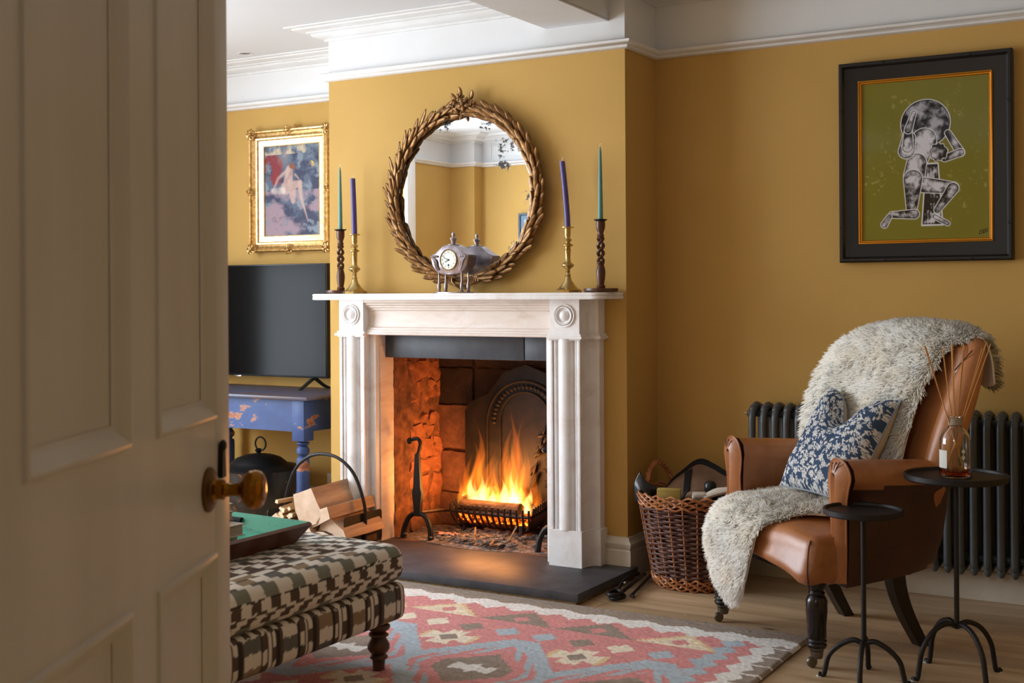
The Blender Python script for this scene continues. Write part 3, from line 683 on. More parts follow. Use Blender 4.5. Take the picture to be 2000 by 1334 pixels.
# ---------------------------------------------------------------- log holder with logs and kindling
t = thing('log_holder', 'black iron log holder with a tall hoop handle on the hearth', 'log holder', (-3.575, 4.42, HZ))
hp = curve([(-.225, 0, .005), (-.228, 0, .10), (-.222, 0, .19), (-.17, 0, .31), (-.09, 0, .375), (0, 0, .393), (.09, 0, .375), (.17, 0, .31), (.222, 0, .19), (.228, 0, .10), (.225, 0, .005)], 60)
obj('hoop_handle', TB(hp, .0075, 8), iron, t)
def rrect(w_, h, r, n=4):
    p = []
    for cx, cy, a0 in ((w_ - r, h - r, 0), (-w_ + r, h - r, 90), (-w_ + r, -h + r, 180), (w_ - r, -h + r, 270)):
        for k in range(n + 1): a = math.radians(a0 + 90 * k / n); p.append((cx + r * math.cos(a), cy + r * math.sin(a)))
    return p
for s in (-1, 1):
    o = obj('end_plate', PR(rrect(.135, .068, .014), -.002, .002, 'X'), iron, t); o.location = (s * .216, 0, .078)
    obj('rivet', sph(bmn(), (s * .2225, .018, .105), .005), castor, t)
obj('base_plate', B(-.216, .216, -.13, .13, .008, .012), iron, t)
def wedge_poly(k):
    return {'q': [(-.065, -.05), (.06, -.055), (.068, .02), (.02, .06), (-.05, .055), (-.072, 0)],
            't': [(-.085, -.045), (.085, -.05), (.075, -.01), (.01, .062), (-.02, .058), (-.06, .01)],
            'w': [(-.05, -.075), (.03, -.08), (.075, -.045), (.055, .075), (-.05, .07), (-.062, 0)],
            'h': [(.085 * math.cos(a * PI / 8), .06 * math.sin(a * PI / 8) - .02) for a in range(9)],
            'f': [(-.075, -.035), (.07, -.03), (.078, .02), (-.07, .04)]}[k]
def firelog(label, poly, ln, barkedges=()):
    t = thing('split_log', label, 'firewood', group='split logs in the hearth holder')
    P = wedge_poly(poly); n = len(P)
    def ring(y, sc=1.0): return [(u * sc + noise.noise(Vector((u * 30, y * 6, v * 30))) * .003, y, v * sc + noise.noise(Vector((v * 30, y * 6, u * 30 + 9))) * .003) for u, v in sub]
    sub = []
    for i in range(n):
        a, b = P[i], P[(i + 1) % n]
        for k in range(4): sub.append((a[0] + (b[0] - a[0]) * k / 4, a[1] + (b[1] - a[1]) * k / 4))
    rows = [ring(-ln / 2 + ln * i / 10) for i in range(11)]
    bm = bmn(); gridmesh(bm, rows, True)
    bm.faces.ensure_lookup_table()
    for f in bm.faces:
        c = f.calc_center_median(); best = min(range(n), key=lambda i: (Vector(((P[i][0] + P[(i + 1) % n][0]) / 2, (P[i][1] + P[(i + 1) % n][1]) / 2)) - Vector((c.x, c.z))).length)
        f.material_index = 1 if best in barkedges else 0
    SM_ = obj('wood', bm, None, t, mats=[logside, bark])
    for s in (-1, 1):
        y = s * ln / 2; q = [Vector(p) for p in ring(y)]; c = sum(q, Vector()) / len(q); bm = bmn(); rows = [[c + (p - c) * f + Vector((0, s * (.0015 + .002 * noise.noise(p * 40 + Vector((f * 5, 0, 0)))), 0)) for p in q] for f in (1, .7, .4, .1)]
        gridmesh(bm, rows, True); bm.verts.ensure_lookup_table(); bm.faces.new(bm.verts[-len(q):]); obj('cut_end', bm, logend, t)
    return t
LOGS = [('large square-cut split log on the top of the stack', 'w', .27, (), (-3.53, 4.37, .232), (.02, -.30, .02)),
        ('bark-covered split log lying second from the top', 'f', .30, (2, ), (-3.46, 4.39, .198), (.05, -.42, -.10)),
        ('large triangular split log leaning on the black end plate', 't', .27, (3, ), (-3.42, 4.40, .138), (.02, -.25, -.03)),
        ('chunky split log at the bottom left of the stack', 'q', .27, (4, ), (-3.545, 4.36, .105), (0, .2, .0)),
        ('half-round log with bark lying at the bottom of the stack', 'h', .27, (0, 1, 2, 3, 4, 5, 6, 7), (-3.44, 4.38, .090), (0, .1, -.05)),
        ('split log at the far left bottom of the stack', 'q', .27, (2, ), (-3.69, 4.38, .115), (0, .6, -.05))]
for lb, k, ln, be, loc, rot in LOGS:
    t = firelog(lb, k, ln, be); t.location = loc; t.rotation_euler = rot
rk = random.Random(4)
KL = ['uppermost', 'second', 'third', 'fourth', 'fifth', 'sixth', 'seventh', 'eighth', 'ninth', 'tenth', 'eleventh', 'lowest']
kin = [(-3.745, .272, -.5), (-3.725, .252, -.3), (-3.70, .24, -.75), (-3.675, .246, -.6), (-3.735, .228, -.2), (-3.715, .214, -.4), (-3.69, .218, -.1), (-3.665, .22, -.5), (-3.755, .202, .15), (-3.73, .194, -.3), (-3.70, .196, .0), (-3.675, .20, -.15)]
for i, (x, z, a) in enumerate(kin):
    t = thing('kindling_stick', '%s of the thin kindling sticks left of the logs, counted downwards' % KL[i], 'firewood', (x + .065, 4.30, z - .028), .25 + a * .5, 'kindling sticks beside the logs')
    r = rk.uniform(.007, .011); ln = rk.uniform(.17, .23)
    q = obj('stick', PR([(-r, -r * .8), (r, -r), (r * 1.1, r * .9), (-r * .7, r)], -.08, ln - .08, 'Y'), kindm, t, smooth=False); q.rotation_euler = (rk.uniform(-.12, .12), rk.random(), 0)
    obj('stick_end', PR([(-r * .98, -r * .78), (r * .98, -r * .98), (r * 1.05, r * .88), (-r * .68, r * .98)], -.0815, -.0795, 'Y'), kend, q, smooth=False)

# ---------------------------------------------------------------- mantel ornaments
MZ = 1.1555
def woodstick(x, y, label):
    t = thing('barley_twist_candlestick', label, 'candlestick', (x, y, MZ))
    obj('dish_base', LA([(.001, .001), (.060, .001), (.068, .004), (.070, .010), (.069, .016), (.064, .017), (.062, .010), (.03, .010), (.017, .012), (.001, .012)], 40), walnut, t)
    obj('lower_turning', LA([(.014, .012), (.017, .018), (.018, .026), (.013, .032), (.014, .038), (.017, .055), (.019, .075), (.018, .09), (.014, .108), (.012, .112), (.016, .116), (.015, .121), (.010, .127)], 24), walnut, t)
    for s in (0, PI):
        pts = [(.0105 * math.cos(s + 2 * PI * 1.55 * q) , .0105 * math.sin(s + 2 * PI * 1.55 * q), .122 + .095 * q) for q in [i / 40 for i in range(41)]]
        obj('twist_strand', TB(pts, [.0062 + .0012 * math.sin(PI * i / 40) for i in range(41)], 8), walnut, t)
    obj('cup', LA([(.008, .214), (.011, .220), (.015, .226), (.013, .232), (.011, .238), (.014, .246), (.018, .258), (.019, .272), (.018, .284), (.018, .286), (.001, .286)], 24), walnut, t)
    obj('drip_pan', LA([(.001, .2855), (.018, .286), (.027, .291), (.028, .294), (.026, .293), (.012, .289), (.001, .289)], 28), iron, t)
    return t
def brassstick(x, y, label):
    t = thing('brass_candlestick', label, 'candlestick', (x, y, MZ), .15)
    P = []
    for k in range(8): a = 2 * PI * (k + .5) / 8; r = .056 ; P.append((r * math.cos(a), r * math.sin(a)))
    bm = PR(P, .0, .010); obj('octagonal_base', bm, brass, t, smooth=False)
    obj('stem', LA([(.052, .010), (.048, .014), (.040, .017), (.036, .024), (.028, .030), (.026, .036), (.017, .046), (.013, .060), (.0105, .066), (.013, .070), (.010, .075), (.008, .082), (.011, .086), (.008, .091), (.010, .096), (.021, .104), (.026, .110), (.025, .115), (.016, .122), (.011, .130), (.011, .155), (.012, .170), (.014, .176), (.011, .180), (.012, .186), (.022, .191), (.021, .196), (.010, .202), (.009, .206), (.016, .212), (.017, .216), (.011, .222), (.010, .226), (.0125, .232), (.0125, .262), (.026, .265), (.026, .268), (.013, .268), (.001, .266)], 32), brass, t)
    return t
def candle(x, y, z, h, r0, r1, lean, m, label, kind_='taper'):
    t = thing('taper_candle' if kind_ == 'taper' else 'pillar_candle', label, 'candle', (x, y, z))
    n = 14; L_ = [(r0 + (r1 - r0) * (q / n) ** 1.5, h * q / n) for q in range(n + 1)]
    if kind_ == 'taper': L_[-1] = (.002, h)
    bm = LA([(.001, 0)] + L_, 20)
    for v in bm.verts: v.co.x += lean * (v.co.z / h) ** 1.4
    obj('wax', bm, m, t)
    top = Vector((lean, 0, h))
    obj('wick', TB(curve([top - Vector((0, 0, .002)), top + Vector((0, 0, .008)), top + Vector((.003, 0, .013)), top + Vector(((.007, 0, .012) if kind_ == 'taper' else (.001, 0, .016)))], 8), .0012, 5), wick, t)
woodstick(-3.565, 4.535, 'left dark barley twist wooden candlestick on the mantel'); candle(-3.565, 4.535, MZ + .289, .288, .0095, .0045, -.001, teal, 'teal taper candle in the left wooden candlestick')
brassstick(-3.470, 4.515, 'left brass candlestick with turned knops on the mantel'); candle(-3.470, 4.515, MZ + .266, .254, .0125, .0115, -.008, purple, 'straight violet candle in the left brass candlestick', 'p')
brassstick(-2.395, 4.535, 'right brass candlestick with turned knops on the mantel'); candle(-2.395, 4.535, MZ + .266, .272, .012, .0115, -.024, purple, 'leaning violet candle in the right brass candlestick', 'p')
woodstick(-2.243, 4.53, 'right dark barley twist wooden candlestick near the mantel corner'); candle(-2.243, 4.53, MZ + .289, .296, .0105, .005, .0, teal, 'tall teal taper candle in the right wooden candlestick')

# clock
t = thing('mantel_clock', 'small pewter mantel clock on four thin columns in front of the mirror', 'clock', (-2.932, 4.505, MZ), -.06)
P = [(-.10, .152), (-.098, .163), (-.075, .172), (-.055, .187), (-.035, .202), (-.02, .206), (.02, .206), (.035, .202), (.055, .187), (.075, .172), (.098, .163), (.10, .152), (.092, .120), (.075, .098), (.05, .085), (0, .078), (-.05, .085), (-.075, .098), (-.092, .120)]
P2 = [(x * .92, z) for x, z in P]
bm = bmn(); rows = [[(x * s, y, .14 + (z - .14) * s) for x, z in P] for y, s in ((-.034, .93), (-.030, 1), (.030, 1), (.034, .93))]
gridmesh(bm, rows, True); bm.verts.ensure_lookup_table(); n = len(P); bm.faces.new(bm.verts[:n]); bm.faces.new(bm.verts[-n:]); obj('case', bm, silver, t)
obj('base_plate', PR([(.10 * math.cos(a) ** 1 if True else 0, .042 * math.sin(a)) for a in [2 * PI * k / 32 for k in range(32)]], .0, .005), silver, t)
for x in (-.060, .060):
    for y in (-.024, .024): obj('column', LA([(.008, .005), (.009, .008), (.005, .012), (.0075, .02), (.0085, .032), (.006, .042), (.004, .052), (.0038, .085), (.006, .092), (.004, .10)], 12, cx=x, cy=y), silver, t)
obj('cap', LA([(.001, .203), (.026, .203), (.027, .208), (.020, .211), (.001, .211)], 20), silver, t)
obj('finial', LA([(.007, .209), (.006, .214), (.010, .218), (.009, .221), (.014, .232), (.015, .236), (.007, .239), (.005, .244), (.0075, .250), (.006, .258), (.001, .262)], 16), silver, t)
for s in (-1, 1):
    for k in range(3): obj('scroll', TB(curve([(s * (.092 - .006 * k), -.036, .155 - .002 * k), (s * (.078 - .006 * k), -.038, .14), (s * (.070 - .005 * k), -.037, .115), (s * (.06 - .004 * k), -.035, .098)], 8), .003, 6), silver, t)
    for k in range(4): sph(bm := bmn(), (s * (.062 + .009 * k), -.036, .158), .005); obj('rosette', bm, silver, t)
dl = obj('bezel', LA([(.0435, -.034), (.046, -.038), (.0435, -.042), (.0405, -.039), (.0405, -.034)], 40, ax='Y', cz=.142, mat=Matrix.Diagonal((1, -1, 1, 1)), cap=False), gold, t)
dial = Mt('clock_dial', (222, 230, 214), .4); dk = Mt('dial_ink', (30, 32, 44), .5)
bm = bmn(); bmesh.ops.create_circle(bm, cap_ends=True, radius=.041, segments=40, matrix=Matrix.Translation((0, -.0375, .142)) @ Matrix.Rotation(PI / 2, 4, 'X')); obj('dial', bm, dial, t, smooth=False)
for k in range(12):
    a = PI / 2 - 2 * PI * (k + 1) / 12; text('numeral', str(k + 1), .0115, (.032 * math.cos(a), -.0380, .142 + .032 * math.sin(a)), (PI / 2, 0, 0), dk, t, .0001)
def hand(name, a, l, w_):
    a = math.radians(90 - a); c, s = math.cos(a), math.sin(a)
    obj(name, PR([(-s * w_ - c * .006, .142 + c * w_ - s * .006), (s * w_ - c * .006, .142 - c * w_ - s * .006), (c * l * .8 + s * w_ * 1.6, .142 + s * l * .8 - c * w_ * 1.6), (c * l, .142 + s * l), (c * l * .8 - s * w_ * 1.6, .142 + s * l * .8 + c * w_ * 1.6)], -.0395, -.0390, 'Y'), dk, t, smooth=False)
hand('hour_hand', 242, .022, .0009); hand('minute_hand', 292, .031, .0007)
obj('hand_boss', sph(bmn(), (0, -.0395, .142), .004, 1, .5, 1), dk, t); obj('winding_hole', sph(bmn(), (.0, -.0382, .120), .0045, 1, .3, 1), dk, t)

# mirror
MX, MZc, MY = -2.935, 1.580, 4.60
t = thing('round_mirror', 'large round mirror with gilt bronze leaf garland frame above the mantel', 'mirror', (MX, MY, MZc))
mg = Mt('foxed_mirror', (232, 234, 236), .015, 1.0)
_tc = mg.co(); _v = mg.n.new('ShaderNodeTexNoise'); _v.inputs['Scale'].default_value = 30; _v.inputs['Detail'].default_value = 8; _v.inputs['Roughness'].default_value = .72; mg.L(_tc, _v.inputs['Vector'])
def blobmask(cx, cz, r):
    vm = mg.n.new('ShaderNodeVectorMath'); vm.operation = 'DISTANCE'; mg.L(_tc, vm.inputs[0]); vm.inputs[1].default_value = (cx, 0, cz)
    mr = mg.n.new('ShaderNodeMapRange'); mg.L(vm.outputs['Value'], mr.inputs[0]); mr.inputs[1].default_value = 0; mr.inputs[2].default_value = r; mr.inputs[3].default_value = .27; mr.inputs[4].default_value = 0; return mr.outputs[0]
acc = None
for b in ((.125, .30, .085), (.215, .215, .12), (.20, .13, .10), (-.10, .31, .07), (.315, -.02, .06), (.23, -.22, .06)):
    o_ = blobmask(*b)
    if acc is None: acc = o_
    else:
        mx = mg.n.new('ShaderNodeMath'); mx.operation = 'MAXIMUM'; mg.L(acc, mx.inputs[0]); mg.L(o_, mx.inputs[1]); acc = mx.outputs[0]
ad = mg.n.new('ShaderNodeMath'); ad.operation = 'ADD'; mg.L(acc, ad.inputs[0]); mg.L(_v.outputs['Fac'], ad.inputs[1])
msk = mg.ramp(ad.outputs[0], [(.725, (0, 0, 0)), (.745, (255, 255, 255))])
mg.col(mg.mix(msk, (236, 238, 240), (30, 26, 27))); mg.L(mg.mix(msk, (3, 3, 3), (170, 170, 170)), mg.b.inputs['Roughness'])
inv = mg.n.new('ShaderNodeInvert'); mg.L(msk, inv.inputs[1]); mg.L(inv.outputs[0], mg.b.inputs['Metallic'])
bm = bmn(); bmesh.ops.create_circle(bm, cap_ends=True, radius=.365, segments=96, matrix=Matrix.Rotation(PI / 2, 4, 'X')); obj('glass', bm, mg, t, smooth=False)
obj('backboard', LA([(.001, .004), (.372, .004), (.372, .028), (.001, .028)], 64, ax='Y', mat=Matrix.Diagonal((1, -1, 1, 1))), walnut, t)
obj('frame_ring', TB([(.366 * math.cos(2 * PI * k / 96), -.004, .366 * math.sin(2 * PI * k / 96)) for k in range(96)], .013, 8, closed=True), bronze, t)
def leafmesh(ln, wd, curl, name):
    bm = bmn(); rows = []
    for i in range(9):
        q = i / 8; w_ = wd * (math.sin(PI * (q * .86 + .06)) ** .7) * (1 if q < .98 else .35); z = curl * q * q
        rows.append([(q * ln, w_ * s, z + .006 * (1 - abs(s)) * (1 if abs(s) > .01 else .55) + .0 ) for s in (-1, -.5, 0, .5, 1)] + [(q * ln, 0, z - .004)])
    gridmesh(bm, rows, True); bm.verts.ensure_lookup_table(); bm.faces.new(bm.verts[:6]); bm.faces.new(bm.verts[-6:])
    me = bpy.data.meshes.new(name); bmesh.ops.recalc_face_normals(bm, faces=bm.faces); bm.to_mesh(me); bm.free(); me.shade_smooth(); me.materials.append(bronze.m); return me
LM = [leafmesh(.085, .0125, .004, 'leaf_a'), leafmesh(.10, .0115, .009, 'leaf_b'), leafmesh(.072, .0145, .006, 'leaf_c')]
rl = random.Random(11)
def putleaf(pos, dirv, outv, roll, me):
    d = Vector(dirv).normalized(); o_ = Vector(outv); o_ = (o_ - d * o_.dot(d)).normalized(); s = o_.cross(d)
    M = Matrix((d, s, o_)).transposed().to_4x4() @ Matrix.Rotation(roll, 4, 'X')
    o = bpy.data.objects.new('leaf', me); C.objects.link(o); o.parent = t; o.matrix_local = Matrix.Translation(pos) @ M
for s in (-1, 1):
    N = 25
    for k in range(N):
        q = k / (N - 1); th = -PI / 2 + s * (.16 + q * (PI - .42))
        rad = Vector((math.cos(th), 0, math.sin(th))); tan = Vector((-math.sin(th), 0, math.cos(th))) * s
        for lane, rr_, sp, yy in ((0, .353, -.13, -.016), (1, .366, .03, -.026), (2, .378, .20, -.014)):
            if lane == 1 and k % 2: pass
            jr = rl.uniform(-.004, .004); d = tan + rad * (sp + rl.uniform(-.08, .08)) + Vector((0, -.10 if lane != 1 else -.05, 0))
            dd = tan * (lane * .012)
            putleaf(rad * (rr_ + jr) + dd + Vector((0, yy, 0)), d, Vector((0, -1, 0)) + rad * (sp * 1.6), rl.uniform(-.25, .25), LM[(k + lane) % 3])
# flower crest and foot scrolls
def flower(c, r, n, tilt):
    for k in range(n):
        a = 2 * PI * k / n + tilt; bm = bmn(); bmesh.ops.create_uvsphere(bm, u_segments=8, v_segments=6, radius=1, matrix=Matrix.Translation(Vector(c) + Vector((math.cos(a) * r * .6, -.008, math.sin(a) * r * .6))) @ Matrix.Rotation(-a, 4, 'Y') @ Matrix.Diagonal((r * .6, r * .3, r * .36, 1))); obj('petal', bm, bronze, t)
    obj('flower_centre', sph(bmn(), Vector(c) + Vector((0, -.018, 0)), r * .28), bronze, t)
flower((-.032, -.02, .385), .026, 5, .3); flower((.020, -.028, .392), .030, 5, .9); flower((-.002, -.02, .425), .020, 5, .1); flower((.058, -.02, .388), .020, 5, .6)
for p, d in (((-.004, -.02, .425), (-.05, 0, 1)), ((.04, -.015, .41), (.5, 0, 1)), ((-.03, -.015, .405), (-.5, 0, 1)), ((.0, -.02, .37), (.02, 0, -1))): putleaf(Vector(p), d, (0, -1, 0), 0, leafmesh(.045, .012, .012, 'bud_leaf'))
for s in (-1, 1):
    obj('crest_scroll', TB(curve([(s * .004, -.012, .345), (s * .03, -.018, .365), (s * .07, -.018, .375), (s * .12, -.016, .362), (s * .18, -.012, .33)], 24), [.006 + .008 * math.sin(PI * i / 23) for i in range(24)], 8), bronze, t)
    for k in range(4):
        obj('foot_scroll', TB(curve([(s * .008, -.016 - .003 * k, -.408 + .006 * k), (s * (.03 + .012 * k), -.024, -.392 + .004 * k), (s * (.05 + .012 * k), -.024, -.372), (s * (.048 + .008 * k), -.02, -.352), (s * (.034 + .008 * k), -.02, -.358)], 16), [.0035 + .003 * math.sin(PI * i / 15) for i in range(16)], 6), bronze, t)

# ---------------------------------------------------------------- pictures
def frame(bm, w_, h, prof):
    """mitred picture frame in X-Z: prof = [(inset from outer edge, depth towards viewer)]"""
    rows = [[(-w_ / 2 + i, -d, -h / 2 + i), (w_ / 2 - i, -d, -h / 2 + i), (w_ / 2 - i, -d, h / 2 - i), (-w_ / 2 + i, -d, h / 2 - i)] for i, d in prof]
    return gridmesh(bm, rows, True)
t = thing('gilt_framed_painting', 'painting of a seated pale figure in an ornate gilt frame', 'picture', (-4.315, YF - .004, 1.700))
fw_, fh_ = .545, .645
SM = 20; obj('gilt_frame', frame(bmn(), fw_, fh_, [(0, 0), (0, .04), (.006, .046), (.012, .044), (.018, .036), (.03, .030), (.042, .034), (.05, .032), (.054, .026), (.054, .012)]), gold, t)
obj('slip', frame(bmn(), fw_ - .104, fh_ - .104, [(0, .022), (.003, .024), (.03, .018), (.034, .020), (.036, .014)]), goldlt, t); SM = 40
def orn(x, z, r, n=7):
    bm = bmn()
    for k in range(n):
        a = 2 * PI * k / n; tube(bm, curve([(x, -.042, z), (x + r * .6 * math.cos(a), -.05, z + r * .6 * math.sin(a)), (x + r * math.cos(a + .5), -.044, z + r * math.sin(a + .5)), (x + r * .8 * math.cos(a + 1), -.042, z + r * .8 * math.sin(a + 1))], 8), .0035, 5)
    sph(bm, (x, -.048, z), r * .3); obj('corner_scroll', bm, gold, t)
for x in (-1, 1):
    for z in (-1, 1): orn(x * (fw_ / 2 - .018), z * (fh_ / 2 - .018), .03)
    orn(x * (fw_ / 2 - .010), 0, .022, 5)
for z in (-1, 1): orn(0, z * (fh_ / 2 - .01), .024, 5)
obj('top_knob', sph(bmn(), (.03, -.02, fh_ / 2 + .01), .010), gold, t)
nx, ny = 150, 200
X, Y = np.meshgrid(np.linspace(0, 1, nx), np.linspace(0, 1, ny))
def nz(sx, sy, seed, oct=4):
    out = np.zeros((ny, nx)); amp = 1; tot = 0
    for o_ in range(oct):
        gx_, gy_ = int(sx * 2 ** o_) + 2, int(sy * 2 ** o_) + 2; g = np.random.RandomState(seed + o_).rand(gy_, gx_)
        xi = X * (gx_ - 1.001); yi = Y * (gy_ - 1.001); x0 = xi.astype(int); y0 = yi.astype(int); fx_ = xi - x0; fy_ = yi - y0; fx_ = fx_ * fx_ * (3 - 2 * fx_); fy_ = fy_ * fy_ * (3 - 2 * fy_)
        out += amp * ((g[y0, x0] * (1 - fx_) + g[y0, x0 + 1] * fx_) * (1 - fy_) + (g[y0 + 1, x0] * (1 - fx_) + g[y0 + 1, x0 + 1] * fx_) * fy_); tot += amp; amp *= .6
    return out / tot
def cap(p, q, r0, r1):
    px_, py_ = X * ax_ - p[0] * ax_, Y - p[1]; dx_, dy_ = (q[0] - p[0]) * ax_, q[1] - p[1]; L2 = dx_ * dx_ + dy_ * dy_ + 1e-9
    h = np.clip((px_ * dx_ + py_ * dy_) / L2, 0, 1); return np.hypot(px_ - h * dx_, py_ - h * dy_) - (r0 + (r1 - r0) * h)
ax_ = .75
def mixc(A, c, m): m = np.clip(m, 0, 1)[..., None]; return A * (1 - m) + lin(c) * m
A = np.zeros((ny, nx, 3)) + lin((84, 96, 118))
A = mixc(A, (52, 56, 84), (nz(4, 6, 1) - .42) * 7); A = mixc(A, (120, 132, 146), (nz(5, 8, 5) - .52) * 8); A = mixc(A, (150, 128, 140), (nz(3, 6, 9) - .5) * 6 * (Y > .5)); A = mixc(A, (128, 40, 44), (nz(4, 5, 13) - .40) * 7 * (np.hypot(X - .15, Y - .28) < .2)); 
A = mixc(A, (210, 170, 60), (nz(5, 6, 17) - .48) * 12 * ((np.hypot(X - .66, Y - .17) < .07) | (np.hypot(X - .85, Y - .24) < .05))); A = mixc(A, (176, 160, 150), (.14 - np.hypot(X - .35, Y - .12)) * 8 * nz(6, 6, 3)); A = mixc(A, (190, 176, 150), (nz(5, 5, 33) - .45) * 6 * (Y < .1))
A = mixc(A, (196, 200, 204), (.06 - np.hypot((X - .42), (Y - .3))) * 14 * nz(5, 5, 41)); 
skin = [((.45, .27), (.43, .44), .055, .075), ((.43, .44), (.40, .47), .075, .085), ((.42, .28), (.25, .36), .03, .022), ((.25, .36), (.15, .50), .022, .016), ((.44, .46), (.64, .43), .07, .045), ((.64, .43), (.66, .58), .042, .03), ((.66, .58), (.78, .84), .03, .012), ((.5, .48), (.52, .62), .06, .04), ((.56, .33), (.62, .38), .02, .015)]
d = np.min([cap(*q) for q in skin], 0); A = mixc(A, (196, 166, 154), np.clip(-d * 50, 0, 1) * (.5 + .5 * nz(8, 8, 21))); A = mixc(A, (160, 124, 120), np.clip(-d * 60, 0, 1) * (nz(7, 9, 25) - .5) * 4)
A = mixc(A, (130, 78, 54), np.clip(-cap((.49, .23), (.53, .25), .035, .03) * 90, 0, 1)); A = mixc(A, (206, 196, 190), np.clip(-cap((.15, .50), (.33, .50), .04, .05) * 40, 0, 1) * nz(7, 7, 51) * 1.4)
oil = vmat('oil_paint', .55, ((160, .25, .001), )); o = obj('canvas', colgrid(fw_ - .17, fh_ - .17, nx, ny, A), oil, t); o.location = (0, -.012, 0)

# large dark frame on the right wall: a generic grey ink study on an olive ground
aw, ah = .640, .778
t = thing('black_framed_print', 'large black and gilt framed grey ink print on olive ground', 'picture', (-1.060, YR - .006, 1.655))
SM = 20; obj('outer_frame', frame(bmn(), aw, ah, [(0, 0), (0, .034), (.006, .040), (.014, .040), (.018, .034), (.022, .028), (.060, .020), (.071, .018), (.071, .010)]), Mt('black_frame', (20, 19, 20), .4), t)
_tie = Mt('black_tie', (16, 15, 16), .35)
for x, z in ((-.31, .2), (-.31, -.25), (.31, .2), (.31, -.25), (-.15, .38), (.17, .38), (-.15, -.38), (.17, -.38)): obj('reed_tie', RB((x, -.038, z), (.008, .006, .006), .003, (3, 3, 3)), _tie, t)
obj('gilt_inner', frame(bmn(), aw - .140, ah - .140, [(0, .016), (.002, .022), (.006, .023), (.009, .018), (.013, .017), (.016, .012)]), Mt('bright_gilt', (206, 140, 44), .3, .8), t); SM = 40
nx, ny = 330, 430
X, Y = np.meshgrid(np.linspace(0, 1, nx), np.linspace(0, 1, ny)); ax_ = .46 / .60
A = np.zeros((ny, nx, 3)) + lin((122, 116, 42)); A = mixc(A, (150, 144, 76), (nz(30, 40, 61, 3) - .62) * 9 * ((nz(3, 4, 66, 2) - .45) * 5).clip(0, 1))
hat = .5 + .5 * np.sin((X * .9 + Y * 1.1) * 420); hat2 = .5 + .5 * np.sin((X * 1.2 - Y * .5) * 520)
lumps = nz(11, 14, 71, 3); lumps2 = nz(26, 34, 77, 3)
def shade(A, d, lightdir=0, hatch=None, lo=(34, 34, 38), hi=(214, 212, 220), sc=45):
    edge = np.clip(-d * 400, 0, 1); A = mixc(A, (226, 226, 230), np.clip((-d + .0045) * 400, 0, 1)); g = np.clip(.22 + -d * sc * .5 + (lumps - .5) * 1.9 + (lumps2 - .5) * 1.4, 0, 1) * (1 - .85 * np.exp(-((d + .0045) / .0022) ** 2)); hh = hat if hatch is None else hatch
    v = np.clip(g * 1.25 - (hh > .6) * (.55 - g * .35), 0, 1)[..., None]; col_ = lin(lo) * (1 - v) + lin(hi) * v; return A * (1 - edge[..., None]) + col_ * edge[..., None]
drap = np.maximum(np.abs(X - .56) - (.045 + .09 * (Y - .52)), np.abs(Y - .72) - .19); A = shade(A, drap * .5, hatch=.5 + .5 * np.sin(X * 260), sc=20)
dsph = np.hypot((X - .51) * ax_, Y - .275) - .148; A = shade(A, dsph, hatch=hat, lo=(28, 28, 32), hi=(176, 176, 184), sc=3)
body = [((.50, .38), (.44, .52), .075, .06), ((.44, .52), (.42, .60), .06, .065), ((.38, .36), (.36, .44), .04, .05), ((.37, .42), (.375, .31), .034, .024), ((.375, .31), (.42, .205), .024, .016), ((.685, .345), (.78, .47), .019, .026), ((.78, .47), (.66, .50), .024, .022), ((.50, .66), (.72, .685), .048, .036), ((.72, .69), (.60, .82), .036, .02), ((.58, .86), (.68, .905), .016, .014), ((.41, .62), (.40, .80), .058, .034), ((.42, .84), (.24, .84), .03, .02), ((.22, .85), (.18, .90), .016, .022)]
for q in body: A = shade(A, cap(*q), hatch=hat2, sc=26)
dh = np.hypot((X - .61) * ax_, (Y - .46)) - .052 + .004 * np.sin(np.arctan2(Y - .46, X - .61) * 9) + .012 * (lumps2 - .5); A = shade(A, dh, hatch=.5 + .5 * np.sin(np.hypot(X - .6, Y - .45) * 700), sc=12)
sg = np.zeros((ny, nx), bool)
for k in range(60):
    q = k / 59; sx_, sy_ = .915 + .07 * q, .965 + .012 * math.sin(q * 26) - .012 * q; sg |= np.hypot((X - sx_) * ax_, Y - sy_) < .0022
A = mixc(A, (30, 30, 26), sg * 1.0)
pr_ = vmat('print_under_glass', .12, (), .4, Coat_Weight=.3); o = obj('print', colgrid(aw - .168, ah - .168, nx, ny, A), pr_, t); o.location = (0, -.012, 0)
# small blue print on the near wall (seen in the mirror)
t = thing('blue_print_picture', 'small blue geometric framed print on the wall reflected in the mirror', 'picture', (-4.72, YN + .003, 1.55), PI)
obj('frame', frame(bmn(), .34, .44, [(0, 0), (0, .02), (.015, .02), (.018, .012)]), tvb, t)
for k, c in enumerate(((60, 96, 126), (140, 176, 196), (70, 110, 140), (180, 200, 210))):
    obj('print_band', B(-.152 + .03 * k, .152 - .03 * k, -.012 - .0006 * k, -.010, -.202 + .03 * k, .202 - .03 * k), Mt('blue_band_%d' % k, c, .4), t, smooth=False)
